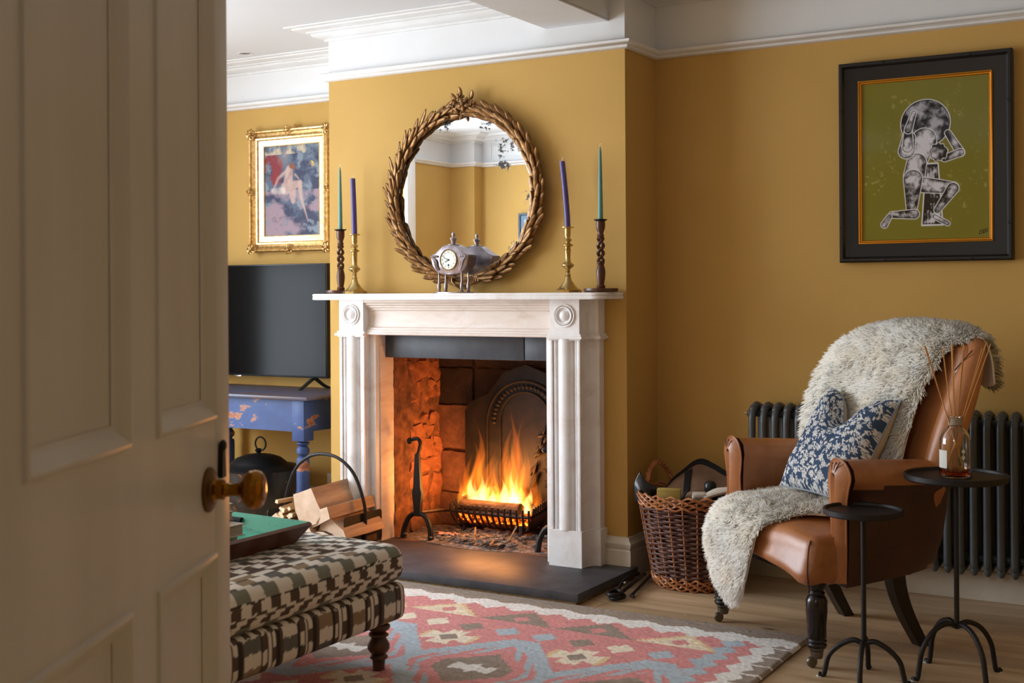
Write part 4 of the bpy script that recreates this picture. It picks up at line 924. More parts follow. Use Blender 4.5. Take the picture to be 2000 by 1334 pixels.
# ---------------------------------------------------------------- TV and its table
t = thing('television', 'flat black television on the blue table in the alcove', 'television', (-4.50, 4.96, .670))
obj('case', B(-.515, .515, -.004, .03, .060, .640, bev=.004), tvb, t); obj('screen', B(-.508, .508, -.0065, -.003, .070, .634), tvs, t, smooth=False)
obj('logo_plate', B(-.10, -.055, -.008, -.002, .054, .062, bev=.001), silver, t)
for s in (-1, 1):
    obj('foot', TB([(s * .42, .01, .062), (s * .415, -.10, .004)], [.010, .008], 6), tvf, t); obj('foot', TB([(s * .42, .01, .062), (s * .44, .06, .020), (s * .46, .085, .004)], [.010, .009, .008], 6), tvf, t)
t = thing('television_cable', 'thin black cable hanging behind the television beside the chimney breast', 'cable', (-3.99, 5.07, .35)); obj('cord', TB(curve([(-.03, 0, .40), (.0, .005, .34), (.012, .01, .28), (.012, .01, -.14)], 20), .003, 6), blackc, t)
TX1, TY0, TY1, TT = -3.785, 4.555, 5.07, .674
t = thing('blue_painted_table', 'distressed blue painted table with turned legs under the television', 'table', (-4.5, 4.81, 0))
obj('tabletop', B(-4.775, TX1, TY0, TY1, TT - .018, TT, bev=.006), woodtop, t, world=True)
obj('apron', B(-4.73, TX1 - .05, TY0 + .035, TY0 + .055, .505, TT - .018), bluep, t, world=True, smooth=False)
obj('apron', B(TX1 - .06, TX1 - .04, TY0 + .04, TY1 - .03, .505, TT - .018), bluep, t, world=True, smooth=False)
obj('apron', B(-4.74, -4.72, TY0 + .04, TY1 - .03, .505, TT - .018), bluep, t, world=True, smooth=False)
legp = [(.028, .455), (.031, .450), (.026, .442), (.017, .438), (.026, .430), (.032, .418), (.030, .402), (.019, .392), (.018, .388), (.028, .382), (.030, .378), (.031, .36), (.031, .20), (.026, .06), (.029, .05), (.024, .03), (.026, .0)]
for x in (TX1 - .075, -4.70):
    for y in (TY0 + .06, TY1 - .06):
        L_ = obj('leg', LA(list(reversed(legp)), 24, cx=x, cy=y), bluep, t, world=True)
        obj('leg_block', B(x - .036, x + .036, y - .036, y + .036, .462, TT - .018, bev=.002), bluep, L_, world=True)
# lidded black pot
t = thing('coal_scuttle', 'round black lacquered coal pot with domed lid and ring handle', 'coal scuttle', (-4.275, 4.77, 0))
obj('bowl', LA([(.001, .004), (.09, .004), (.095, .012), (.06, .02), (.07, .028), (.12, .055), (.165, .11), (.19, .18), (.200, .26), (.205, .285), (.198, .287), (.190, .27)], 48, cap=False), urnm, t)
LD = obj('lid', LA([(.205, .284), (.207, .290), (.198, .296), (.15, .304), (.135, .318), (.11, .338), (.07, .352), (.03, .358), (.001, .359)], 48, cap=False), iron, t)
obj('knob', LA([(.014, .355), (.009, .362), (.016, .370), (.018, .377), (.012, .384), (.001, .386)], 20), iron, LD)
obj('ring_handle', TB([(.001 + .034 * math.cos(2 * PI * k / 28) + .012, 0.0, .408 + .034 * math.sin(2 * PI * k / 28)) for k in range(28)], .0045, 8, closed=True), iron, LD)

# ---------------------------------------------------------------- rug
RX1, RY1, RW, RD = -1.25, 4.085, 2.35, 1.70
def rugcol(a, b):
    """a: metres from the right edge, b: metres from the far edge"""
    taupe, whi, red, blue, cream, yel = (158, 144, 132), (236, 234, 230), (218, 150, 148), (182, 196, 206), (240, 228, 206), (232, 204, 162)
    jag = abs(((a / .030) % 1) - .5) * .022
    m = min(b, RD - b) ; e = min(a, RW - a)
    def st(v, s=.02): return math.floor(v / s) * s
    # borders
    if m < .085 + .03 * abs(((a / .16) % 1) * 2 - 1) + jag * .5: c = taupe; return c
    if m < .155 + .045 * abs(((a / .115) % 1) * 2 - 1) + jag: return whi
    if e < .045 + .03 * abs(((b / .10) % 1) * 2 - 1): return taupe if (b / .10) % 1 > .12 else whi
    if e < .10 + .035 * abs(((b / .10 + .5) % 1) * 2 - 1): return whi
    if e < .15 + .04 * abs(((b / .085) % 1) * 2 - 1): return red
    if e < .205 + .035 * abs(((b / .085 + .5) % 1) * 2 - 1): return blue if b < 1.5 else red
    # triangle row
    k = math.floor((a + .10) / .30); u = ((a + .10) / .30) % 1
    tri = .335 - .15 * (1 - abs(2 * u - 1))
    if st(m + jag, .012) > tri and m < .335:
        if abs(u - .5) * .30 + abs(m - .285) * .9 < .034: return red
        c = (cream, cream, taupe, taupe, cream)[k % 5]
        if c is cream and (m < tri + .02 or (m * 60) % 1 < .25): c = yel
        return c
    # star row
    ks = math.floor(a / .14); us = (a / .14) % 1 - .5
    if abs(us * .14) + abs(m - .445) * .9 + jag * .5 < .052:
        return ((blue, blue, taupe, cream, cream) if ks % 2 else (taupe, blue, blue, cream, taupe))[ks % 5]
    p = .48; ph = ((a - .80) / p + .5) % 1 - .5; d = abs(ph) * p          # distance from medallion centre line
    mm = m
    band = .55 + max(0, d - .05) * 1.30
    if band - .035 < st(mm + jag, .014) < band + .05: return blue
    if mm < band:                                                            # bow-tie shapes between the peaks
        q = ((a - 1.05) / p + .5) % 1 - .5; dx = abs(q * p); dy = abs(mm - .59)
        if dx + dy * .9 < .038: return taupe
        if dx < .10 and dy < .022 + .42 * abs(dx - .02) and dy < .072 and dx + dy * .3 < .10 + jag: return cream if (dx < .08) else yel
        if dx < .035 and dy < .075 + jag: return cream
        return red
    dy = abs(b - RD / 2)
    hexd = max(d * .9, (d + dy * 1.05) * .70)
    h = st(hexd + jag * .7, .012)
    if h < .035 or (d < .075 and dy < .018 + .3 * abs(d - .02)): return whi
    if h < .118: return taupe
    if h < .155: return red
    if h < .20: return blue if ((d * 20 + dy * 9) % 1) > .5 else red
    return blue
nx, ny = 430, 320
xs = np.linspace(0, RW, nx); ys = np.linspace(0, RD, ny); V = []; cols = np.ones((nx * ny, 4), 'f'); rg = random.Random(2)
cache = {}
for j, b in enumerate(ys):
    for i, a in enumerate(xs):
        e = min(a, RW - a, b, RD - b); h = .013 * min(1, (e + .002) / .012) ** .5 + noise.noise(Vector((a * 90, b * 90, 0))) * .0022
        wob = noise.noise(Vector((a * 3, b * 3, 5))) * .006
        V.append((RX1 - a + wob, RY1 - b + wob + noise.noise(Vector((a * 2, 0, 3))) * .004, max(.0015, h)))
        c = rugcol(a + noise.noise(Vector((a * 50, b * 50, 2))) * .004, b + noise.noise(Vector((a * 45, b * 45, 8))) * .005)
        if c not in cache: cache[c] = lin(c)
        s_ = 1 + noise.noise(Vector((a * 12, b * 160, 1))) * .22 + rg.uniform(-.10, .10)
        cols[j * nx + i, :3] = cache[c] * s_
idx = np.arange(nx * ny).reshape(ny, nx); Fq = np.stack([idx[:-1, :-1], idx[:-1, 1:], idx[1:, 1:], idx[1:, :-1]], -1).reshape(-1, 4)
me = bpy.data.meshes.new('rug'); me.from_pydata(V, [], Fq[:, ::-1].tolist()); at_ = me.color_attributes.new('Col', 'FLOAT_COLOR', 'POINT'); at_.data.foreach_set('color', cols.ravel()); me.shade_smooth()
rugm = vmat('kilim_wool', .95, ((420, .5, .003), (90, .4, .003)), .1); me.materials.append(rugm.m)
rug = bpy.data.objects.new('rug', me); C.objects.link(rug); tag(rug, 'red, blue and cream geometric woven wool rug', 'rug')

# ---------------------------------------------------------------- ottoman
OX0, OX1, OY0, OY1 = -3.25, -2.225, 1.98, 3.145
O = thing('ottoman', 'large ottoman in brown and cream checked woven fabric', 'ottoman', ((OX0 + OX1) / 2, (OY0 + OY1) / 2, .0))
OL = O.location
brown, crm, gry, olive, tan, dkl = lin((96, 82, 72)), lin((226, 219, 208)), lin((108, 108, 104)), lin((128, 130, 118)), lin((150, 130, 106)), lin((64, 58, 54))
def tj(v, s, amp): return amp * (abs(((v / s) % 1) - .5) * 2 - .5)
def cush(s, y, dy=0):
    """s: distance in from the lower seam, up and over the top; y: along the edge"""
    y += tj(s, .006, .004) + noise.noise(Vector((s * 200, y * 25, 0))) * .003; q = s % .195
    if q < .006: return dkl
    if q < .034: k = int(math.floor(y / .038)); return crm if k % 2 else brown
    if q < .044: k = int(math.floor(y / .038 + .5)); return crm if k % 2 == 0 else brown
    if q < .052: k = int(math.floor(y / .038 + .5)); return brown if k % 2 == 0 else crm
    if q < .080: k = int(math.floor(y / .038 + 1)); return crm if k % 2 else brown
    if q < .086: return dkl if (y / .006) % 1 > .3 else crm
    if q < .112: k = int(math.floor(y / .055)); return (crm, olive)[k % 2]
    if q < .124: k = int(math.floor(y / .055 + .5)); return (crm, gry)[k % 2]
    if q < .150: k = int(math.floor(y / .055 + 1)); return (crm, gry, crm, tan)[k % 4]
    if q < .156: return dkl if (y / .006) % 1 > .3 else crm
    k = int(math.floor(y / .075 + .3)); return (crm, brown, crm, tan)[k % 4] if q < .175 else (brown, crm, gry, crm)[k % 4]
def base_(s, y):
    s += tj(y, .007, .006) + noise.noise(Vector((y * 160, s * 25, 4))) * .002; k = int(math.floor(y / .150)); u = (y / .150) % 1
    row = int(math.floor(s / .038 + .3 * (k % 2)))
    if s > .105: return crm if int(math.floor(y / .022)) % 2 else brown
    if u < .06: return brown
    if u < .46: return (crm, gry, crm, tan, crm)[(row + (k % 2) * 2) % 5 if False else (row + k) % 4]
    if u < .52: return dkl
    if u < .62: return crm if row % 2 else brown
    if u < .66: return brown
    if u < .73: return crm
    if u < .77: return brown
    if u < .88: return brown if row % 2 else crm
    return dkl
CT, CS, CB = .388, .277, .163
def fn_c(x, y, z):
    hx, hy = (OX1 - OX0) / 2, (OY1 - OY0) / 2; k = max(0, 1 - (x / hx) ** 2) * max(0, 1 - (y / hy) ** 2)
    return (x, y, z + (.032 * k ** .5 if z > 0 else 0) + .003 * noise.noise(Vector((x * 5, y * 5, z * 5))))
hx, hy = (OX1 - OX0) / 2, (OY1 - OY0) / 2
o = obj('cushion_top', RB((0, 0, (CT + CS) / 2), (hx + .004, hy + .004, (CT - CS) / 2), .045, (190, 215, 24), fn_c), None, O, mats=[vmat('woven_fabric', .95, ((500, .5, .002), (60, .25, .003)), .1)])
def colc(co, n):
    dx, dy = hx - co.x, hy - abs(co.y)
    if abs(n.z) < .55:
        s = max(0, co.z - CS); return cush(s, co.y if abs(n.x) > abs(n.y) else co.x + .013)
    s = (CT - CS) + max(0, dx - .02); return cush(s, co.y)
setcol(o.data, colc)
o = obj('upholstered_base', RB((0, 0, (CS + CB) / 2), (hx - .002, hy - .002, (CS - CB) / 2), .022, (170, 200, 26), lambda x, y, z: (x + (.006 * (1 - (z / .06) ** 2)) * (1 if x > 0 else -1), y, z)), None, O, mats=[bpy_fab := vmat('woven_fabric_base', .95, ((500, .5, .002), (60, .25, .003)), .1)])
setcol(o.data, lambda co, n: base_(co.z - CB, co.y if abs(n.x) > abs(n.y) else co.x))
bm = bmn(); pts = dens([(-hx, -hy, CS), (hx, -hy, CS), (hx, hy, CS), (-hx, hy, CS)], 40)
lp = [(.030, .163), (.030, .150), (.024, .146), (.034, .140), (.036, .132), (.032, .124), (.022, .118), (.030, .112), (.031, .106), (.022, .100), (.026, .092), (.034, .078), (.034, .066), (.026, .054), (.020, .050), (.027, .044), (.028, .038), (.020, .032), (.018, .012), (.019, .0)]
for x in (-1, 1):
    for y in (-1, 1): obj('leg', LA(list(reversed(lp)), 28, cx=x * (hx - .062), cy=y * (hy - .062), cz=.012), darkoak, O)

# tray and books on the ottoman
T = thing('serving_tray', 'dark wooden tray with a green lacquered inside on the ottoman', 'tray', (-2.80, 2.63, .421))
tx0, tx1, ty0, ty1 = -.33, .33, -.30, .275
def trayside(a, b, c, d, m, name):   # outward flaring side between lower edge a-b and upper edge d-c, with thickness
    a, b, c, d = map(Vector, (a, b, c, d)); n = (b - a).cross(d - a).normalized() * .012
    bm = bmn(); v = [bm.verts.new(p) for p in (a, b, c, d, a + n, b + n, c + n, d + n)]
    for f in ((0, 1, 2, 3), (7, 6, 5, 4), (0, 4, 5, 1), (1, 5, 6, 2), (2, 6, 7, 3), (3, 7, 4, 0)): bm.faces.new([v[i] for i in f])
    obj(name, bm, m, T, smooth=False)
fl_, th = .035, .052
obj('tray_base', B(tx0, tx1, ty0, ty1, 0, .008), greenp, T, smooth=False)
trayside((tx1, ty0, 0), (tx1, ty1, 0), (tx1 + fl_, ty1 + fl_, th), (tx1 + fl_, ty0 - fl_, th), traym, 'side')
trayside((tx0, ty1, 0), (tx0, ty0, 0), (tx0 - fl_, ty0 - fl_, th), (tx0 - fl_, ty1 + fl_, th), traym, 'side')
trayside((tx0, ty0, 0), (tx1, ty0, 0), (tx1 + fl_, ty0 - fl_, th), (tx0 - fl_, ty0 - fl_, th), traym, 'end')
trayside((tx1, ty1, 0), (tx0, ty1, 0), (tx0 - fl_, ty1 + fl_, th + .012), (tx1 + fl_, ty1 + fl_, th + .0), greenp, 'end')
obj('handle_slot', TB([(.0, ty1 + .018, .036), (.11, ty1 + .018, .036)], .010, 8), blackc, T)
for k, (th_, w_, m) in enumerate(((.030, .20, 0), (.034, .215, 2), (.028, .19, 1), (.026, .18, 2))):
    z0 = .4295 + sum((.030, .034, .028, .026)[:k])
    b_ = thing('book', ['lowest book of the stack on the tray', 'second book up in the stack on the tray', 'third book up in the stack on the tray', 'top book of the stack on the tray'][k], 'book', (-2.745 + .012 * math.sin(k * 2), 2.62, z0), .06 * math.sin(k * 3 + 1), 'books stacked on the tray')
    obj('pages', B(-w_ + .005, w_ - .006, -.135, .13, .003, th_ - .003), paper, b_, smooth=False)
    for z in (.0, th_ - .003): obj('cover', B(-w_, w_, -.14, .135, z, z + .003, bev=.001), coverm[m], b_)
    obj('spine', B(-w_ - .002, -w_ + .003, -.14, .135, 0, th_, bev=.001), coverm[m], b_)

# ---------------------------------------------------------------- wicker basket
BC = (-1.885, 4.665)
K = thing('wicker_basket', 'tall dark brown willow basket with a pale woven rim', 'basket', (BC[0], BC[1], 0))
def brad(z): return .165 + (.232 - .165) * (z / .35) ** .85
NS = 26
for k in range(NS):
    a = 2 * PI * k / NS; obj('willow_stake', TB([((brad(z) + .0055) * math.cos(a), (brad(z) + .0055) * math.sin(a), z) for z in (.012, .09, .18, .27, .355)], .0040, 5), willowl, K)
def weaver(z, ph, r, m, amp=.0065, wav=.002, name='willow_weaver', zz=0):
    n = NS * 6; pts = []
    for i in range(n):
        a = 2 * PI * i / n; rr_ = brad(z) + amp * math.cos(a * NS / 2 + ph); pts.append((rr_ * math.cos(a), rr_ * math.sin(a), z + wav * math.sin(a * 5 + ph * 3 + z * 40)))
    obj(name, TB(pts, r, 5, closed=True), m, K)
z = .050; k = 0
while z < .315: weaver(z, PI * (k % 2), .0050 + .0006 * math.sin(k * 7), willow); z += .0098; k += 1
def braid(z0, z1, n, m):
    for q in range(n):
        z = z0 + (z1 - z0) * q / (n - 1); pts = []
        N = 150
        for i in range(N):
            a = 2 * PI * i / N; rr_ = brad(z) + .006 + .005 * math.sin(a * 22 + q * 2.1); pts.append((rr_ * math.cos(a), rr_ * math.sin(a), z + .006 * math.sin(a * 22 + q * 2.1 + 1.5)))
        obj('rim_rod', TB(pts, .0048, 5, closed=True), m, K)
braid(.326, .366, 6, willowl); braid(.008, .042, 5, willowl)
obj('basket_floor', LA([(.001, .012), (.165, .012), (.165, .02), (.001, .02)], 32), willow, K)
for s, a0 in ((1, 2.72), (-1, 2.72 + PI)):
    for q in range(3):
        pts = []
        for i in range(30):
            t_ = i / 29; a = a0 + (t_ - .5) * .62; h = .36 + .095 * math.sin(PI * t_) ** .7; ww = t_ * 22 + q * 2.1
            rr_ = brad(.36) + .006 + .007 * math.cos(ww); pts.append((rr_ * math.cos(a), rr_ * math.sin(a), h + .007 * math.sin(ww)))
        obj('handle_rod', TB(pts, .0062, 6), willowl, K)
# contents
G_ = [[(-.19, .10, .33), (-.14, .14, .40), (-.06, .18, .455), (.04, .17, .42), (.13, .16, .395), (.20, .10, .40)],
      [(-.20, .05, .33), (-.12, .09, .385), (-.04, .10, .40), (.05, .10, .375), (.13, .09, .365), (.20, .04, .36)],
      [(-.17, 0, .33), (-.10, .03, .34), (-.02, .03, .36), (.06, .03, .35), (.13, .02, .36), (.20, -.02, .35)],
      [(-.12, -.07, .33), (-.06, -.06, .345), (.0, -.07, .37), (.07, -.08, .365), (.13, -.08, .35), (.17, -.09, .33)],
      [(-.10, -.14, .31), (-.04, -.15, .33), (.02, -.15, .355), (.08, -.15, .35), (.12, -.13, .33), (.16, -.10, .31)]]
blkt = thing('folded_blanket', 'beige blanket with black edging bundled in the wicker basket', 'blanket', (BC[0], BC[1], 0))
R_ = surf(G_, 30, 44); R_ = [[p + Vector((0, 0, .006 * noise.noise(p * 14))) for p in row] for row in R_]
o = obj('cloth', gridmesh(bmn(), R_), blanket, blkt); o.modifiers.new('s', 'SOLIDIFY').thickness = .003; o.modifiers[-1].offset = 0
def strip(i0, i1, j0, j1, off=.005):
    bm = bmn(); rows = [[R_[i][j] + Vector((0, -off * .5, off)) for j in range(j0, j1)] for i in range(i0, i1)]; gridmesh(bm, rows); q = obj('black_stripe', bm, blackc, blkt); q.modifiers.new('s', 'SOLIDIFY').thickness = .002
strip(0, 3, 0, 44, .005); strip(3, 30, 11, 15); strip(12, 30, 30, 34)
tube_ = obj('edge_binding', TB([p + Vector((0, 0, .003)) for p in R_[0]], .0075, 6), blackc, blkt)
t = thing('yellow_box', 'small yellow card box tucked in the basket rim', 'box', (BC[0] - .055, BC[1] - .165, .345), .3); obj('carton', B(-.045, .045, -.018, .018, 0, .048, bev=.001), cardb, t); obj('carton_flap', B(-.0455, .0455, -.0185, .0185, .040, .0415), Mt('flap', (150, 126, 60), .8), t, smooth=False)
t = thing('work_gloves', 'pale fabric work gloves lying at the right of the basket', 'gloves', (BC[0] + .12, BC[1] - .11, .365), .4)
for k in range(5): obj('finger', TB(curve([(-.05, -.02 + .012 * k, .0), (0, -.02 + .014 * k, .018 + .004 * (k % 2)), (.05, -.022 + .012 * k, .030), (.075, -.03 + .018 * k, .034 + .006 * k)], 12), [.007, .008, .009, .0095, .01, .01, .01, .0095, .009, .009, .008, .006], 7), glovem, t)
obj('cuff', RB((-.065, .005, .002), (.03, .03, .010), .009, (6, 6, 4), lambda x, y, z: (x, y, z + .006 * math.sin(y * 160))), glovem, t)
t = thing('metal_flask', 'dark metal flask top standing among the basket contents', 'flask', (BC[0] + .062, BC[1] - .03, .37)); obj('body', LA([(.001, 0), (.020, 0), (.024, .006), (.024, .030), (.014, .042), (.001, .044)], 20), tvb, t)
t = thing('black_pouch', 'curled black plastic pouch at the left of the basket rim', 'pouch', (BC[0] - .17, BC[1] - .11, .345), .3)
R2 = surf([[(-.05, .0, -.02), (-.055, .0, .05), (-.03, .0, .10)], [(-.01, -.03, -.02), (-.01, -.025, .03), (.0, -.01, .06)], [(.05, .0, -.02), (.05, .0, .02), (.045, .0, .035)]], 14, 12); o = obj('pouch_skin', gridmesh(bmn(), R2), Mt('black_gloss', (18, 20, 26), .25), t); o.modifiers.new('s', 'SOLIDIFY').thickness = .002

# fire tongs on the floor
t = thing('fire_tongs', 'black iron fire tongs lying on the floor between hearth and basket', 'fire tool', (-2.055, 4.262, .006), math.radians(98))
for dy in (-.012, .012): obj('loop_grip', TB([(.040 * math.cos(2 * PI * k / 24), .024 * math.sin(2 * PI * k / 24) + dy * .4, .006 + .013 * (dy > 0)) for k in range(24)], .0075, 8, closed=True), iron, t)
for s in (-1, 1): obj('arm', TB(curve([(.035, s * .008, .012), (.12, s * .018, .022), (.22, s * .022, .028), (.34, s * .012, .02)], 16), .007, 8), iron, t)
obj('rivet', sph(bmn(), (.12, 0, .03), .008), castor, t)
t = thing('fire_poker', 'black iron poker lying beside the tongs by the basket', 'fire tool', (-2.010, 4.31, .006), math.radians(100))
obj('shaft', TB([(0, 0, .008), (.16, .004, .010), (.36, .006, .016)], .006, 8), iron, t); obj('hook', TB(curve([(0, 0, .008), (-.02, 0, .008), (-.03, -.014, .008)], 8), .006, 8), iron, t)

# ---------------------------------------------------------------- column radiator on the right wall
R = thing('column_radiator', 'long charcoal column radiator behind the armchair', 'radiator', (-1.71, 4.815, 0))
bm = bmn(); px_ = .046
colp = curve([(0, 0, 0)] * 1 + [(0, 0, 1)], 2)
def colmesh():
    bm = bmn(); r = .0145
    tube(bm, curve([(0, .0, .133), (0, -.006, .145), (0, -.012, .175), (0, -.012, .4), (0, -.012, .62), (0, -.006, .665), (0, .012, .69)], 30), r, 10)
    tube(bm, curve([(0, .075, .69), (0, .088, .665), (0, .095, .62), (0, .095, .4), (0, .095, .175), (0, .088, .145), (0, .08, .133)], 24), r, 8)
    for v in bm.verts: pass
    sph(bm, (0, -.004, .135), .0155, 1, 1, 1.6); tube(bm, [(0, .005, .690), (0, .045, .697), (0, .08, .690)], [.015, .0165, .015], 10); tube(bm, [(0, .0, .133), (0, .045, .128), (0, .08, .133)], .014, 8); sph(bm, (0, .004, .684), .0165, 1, 1, .9)
    me = bpy.data.meshes.new('column'); bmesh.ops.recalc_face_normals(bm, faces=bm.faces); bm.to_mesh(me); bm.free(); me.shade_smooth(); me.materials.append(radm.m); return me
cm = colmesh()
for k in range(30):
    o = bpy.data.objects.new('column', cm); C.objects.link(o); o.parent = R; o.location = (.0 + k * .0468, 0, 0)
for z in (.17, .665): obj('header', TB([(-.012, .04, z), (30 * .0468, .04, z)], .014, 10), radm, R)
obj('end_cap', LA([(.001, -.03), (.010, -.03), (.017, -.024), (.017, -.010), (.012, -.008)], 16, ax='X', cy=.02, cz=.665), radm, R); obj('bleed_valve', LA([(.001, -.042), (.005, -.042), (.005, -.03)], 10, ax='X', cy=.02, cz=.665), brass, R)
for x in (.2, 1.2): obj('wall_bracket', B(x, x + .02, .04, .119, .60, .62), radm, R, smooth=False); obj('wall_bracket', B(x, x + .02, .04, .119, .2, .22), radm, R, smooth=False)

# ---------------------------------------------------------------- armchair
CH = thing('leather_armchair', 'tan leather armchair with scrolled arms on black turned legs', 'armchair', (-1.37, 3.985, 0), math.atan2(-.636, .772))
def seatfn(x, y, z):
    k = max(0, 1 - (x / .335) ** 2) * max(0, 1 - ((y) / .27) ** 2)
    if z > 0: z += .040 * k ** .6
    f = 1
    if y < -.15:
        y -= .025 * max(0, 1 - (x / .33) ** 2)
        if z < 0: z += .045 * max(0, 1 - (x / .27) ** 2) ** .8
        z0 = z; y += .012 * math.sin(z * 30)
    if y > -.14: x *= 1 - .26 * ((y + .14) / .40)
    return (x + .004 * noise.noise(Vector((x * 8, y * 8, z * 8))), y, z + .004 * noise.noise(Vector((x * 9, y * 9, 4))))
obj('seat', RB((0, .21, .325), (.330, .262, .072), .038, (44, 36, 14), seatfn), leather, CH)
for s in (-1, 1): obj('seat_seam', TB(curve([(s * .322, -.052, .248), (s * .326, -.060, .30), (s * .320, -.052, .365), (s * .30, -.030, .392)], 14), .0028, 6), leatherd_shade, CH)
# arm: side panel + scroll roll, swept back and curving in towards the back
for s in (-1, 1):
    rows = []
    for i in range(19):
        q = i / 18; v = .075 + .40 * q; cu = s * (.325 - .045 * q ** 3); zt = .585 - .022 * q
        zb = .245 + .012 * q
        sec = [(-.045, .40), (-.048, .50), (-.052, zt - .03), (-.058, zt), (-.050, zt + .032), (-.020, zt + .052), (.018, zt + .050), (.048, zt + .026), (.056, zt - .006), (.044, zt - .034), (.030, zt - .052), (.024, .46), (.022 - .02 * q, .36), (.016 - .05 * q, zb + .03), (.008 - .06 * q, zb), (-.040 - .02 * q, zb)]
        rows.append([(cu + s * a, v + .0, z) for a, z in sec])
    bm = gridmesh(bmn(), rows, True); bm.verts.ensure_lookup_table(); bm.faces.new(bm.verts[:16]); bm.faces.new(bm.verts[-16:])
    bmesh.ops.subdivide_edges(bm, edges=[e for e in bm.edges], cuts=1, smooth=.6, use_grid_fill=True)
    bm.normal_update(); bmesh.ops.recalc_face_normals(bm, faces=bm.faces)
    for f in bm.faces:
        c_ = f.calc_center_median(); q_ = (c_.y - .075) / .40; f.material_index = 1 if (c_.x * s > .325 - .045 * q_ ** 3 - .02 * q_ - .024 and c_.z < .552) else 0  # outer side faces take the darker leather, partly painted shade
    obj('arm', bm, None, CH, mats=[leather, leatherd_shade])
    # padded front facing of the arm
    fp = curve([(s * .278, .068, .40), (s * .274, .060, .50), (s * .265, .06, .57), (s * .280, .058, .622), (s * .315, .056, .642), (s * .356, .058, .628), (s * .378, .06, .590), (s * .366, .06, .548), (s * .352, .062, .49), (s * .348, .064, .36), (s * .338, .068, .26)], 40)
    cen = [Vector((s * .318, .050, z)) for z in (.40, .50, .57, .59, .59, .59, .585, .55, .49, .36, .26)]
    ccen = curve(cen, 40); rows = [[a, a.lerp(b, .35) - Vector((0, .012, 0)), a.lerp(b, .8) - Vector((0, .015, 0)), b - Vector((0, .006, 0))] for a, b in zip(fp, ccen)]
    obj('arm_front', gridmesh(bmn(), rows), leather, CH); obj('arm_piping', TB(fp, .0038, 6), leather, CH)
    for k in range(3): obj('pleat', TB(curve([(s * (.345 - .02 * k), .046, .635 - .003 * k), (s * (.335 - .012 * k), .040, .615), (s * .322, .038, .59)], 8), .0018, 5), leatherd_shade, CH)
# tub side / outer back shell
rows = []
for i in range(25):
    q = i / 24; a = -PI * .5 + PI * q      # around the rear
    rows.append([])
    for j in range(10):
        w_ = j / 9; z = .245 + (.60 - .245) * w_; rx = .255 + .065 * w_; ry = .09 + .06 * w_
        rows[-1].append((math.sin(a) * rx, .36 + .02 * w_ + math.cos(a) * ry, z))
bm = gridmesh(bmn(), rows); o = obj('outer_shell', bm, leatherd_shade, CH); o.modifiers.new('s', 'SOLIDIFY').thickness = .012
# back
TILT = math.atan2(.20, .56)
def backfn(x, y, z):
    t_ = (z + .30) / .60
    x *= .86 + .16 * t_; 
    if y < 0: y -= .025 * max(0, 1 - (x / .3) ** 2) * (.5 + .5 * math.sin(PI * min(1, t_)))
    z += .012 * math.cos(x * 4) - .02 * abs(x / .34) ** 3 * (1 if z > .2 else 0)
    y -= .035 * (abs(x) / .34) ** 2.5
    return (x, y, z + .003 * noise.noise(Vector((x * 8, y * 8, z * 8))))
o = obj('backrest', RB((0, 0, 0), (.335, .052, .315), .048, (36, 10, 36), backfn), leather, CH); o.location = (0, .52, .685); o.rotation_euler = (-TILT, 0, 0)
for s in (-1, 1):
    wp = curve([(s * .275, .40, .42), (s * .295, .43, .55), (s * .318, .475, .70), (s * .335, .53, .86), (s * .325, .575, .95), (s * .29, .60, .985)], 30)
    obj('wing_roll', TB(wp, [.030 + .022 * math.sin(PI * min(1, i / 22)) for i in range(30)], 14), leather, CH)
for k in range(4): obj('pleat', TB([(.345 - .012 * k, .545 + .010 * k, .965 - .01 * k), (.315 - .01 * k, .50 + .01 * k, .90 - .014 * k)], .002, 5), leatherd_shade, CH)
# legs
lt = [(.020, .048), (.024, .060), (.029, .062), (.031, .070), (.027, .076), (.031, .082), (.027, .088), (.030, .094), (.029, .125), (.033, .170), (.033, .205), (.028, .216), (.023, .222), (.026, .228), (.021, .236), (.028, .246), (.033, .258), (.034, .27)]
for s in (-1, 1):
    L_ = obj('front_leg', LA(lt, 28, cx=s * .287, cy=-.002), ebony, CH)
    obj('caster_cup', LA([(.017, .028), (.019, .036), (.021, .052), (.025, .060), (.025, .063), (.001, .063)], 24, cx=s * .287, cy=-.002), castor, L_)
    obj('caster_fork', TB(curve([(s * .287, -.002, .034), (s * .287, -.014, .030), (s * .287, -.022, .018)], 8), .006, 8), castor, L_)
    obj('caster_wheel', LA([(.001, -.007), (.014, -.007), (.017, -.004), (.017, .004), (.014, .007), (.001, .007)], 24, ax='X', cx=s * .287, cy=-.020, cz=.017), castor, L_)
    rows = [[(s * (.205 + .0 * q) + dx * (.024 - .004 * q), .345 + .105 * (1 - math.cos(q * PI / 2)) * 1.0 + dy * (.026 - .006 * q), .27 - .27 * q) for dx, dy in ((-1, -1), (1, -1), (1, 1), (-1, 1))] for q in [i / 8 for i in range(9)]]
    bm = gridmesh(bmn(), rows, True); bm.verts.ensure_lookup_table(); bm.faces.new(bm.verts[:4]); bm.faces.new(bm.verts[-4:]); obj('rear_leg', bm, ebony, CH)
obj('seat_rail', B(-.24, .24, .0, .40, .262, .285), ebony, CH)

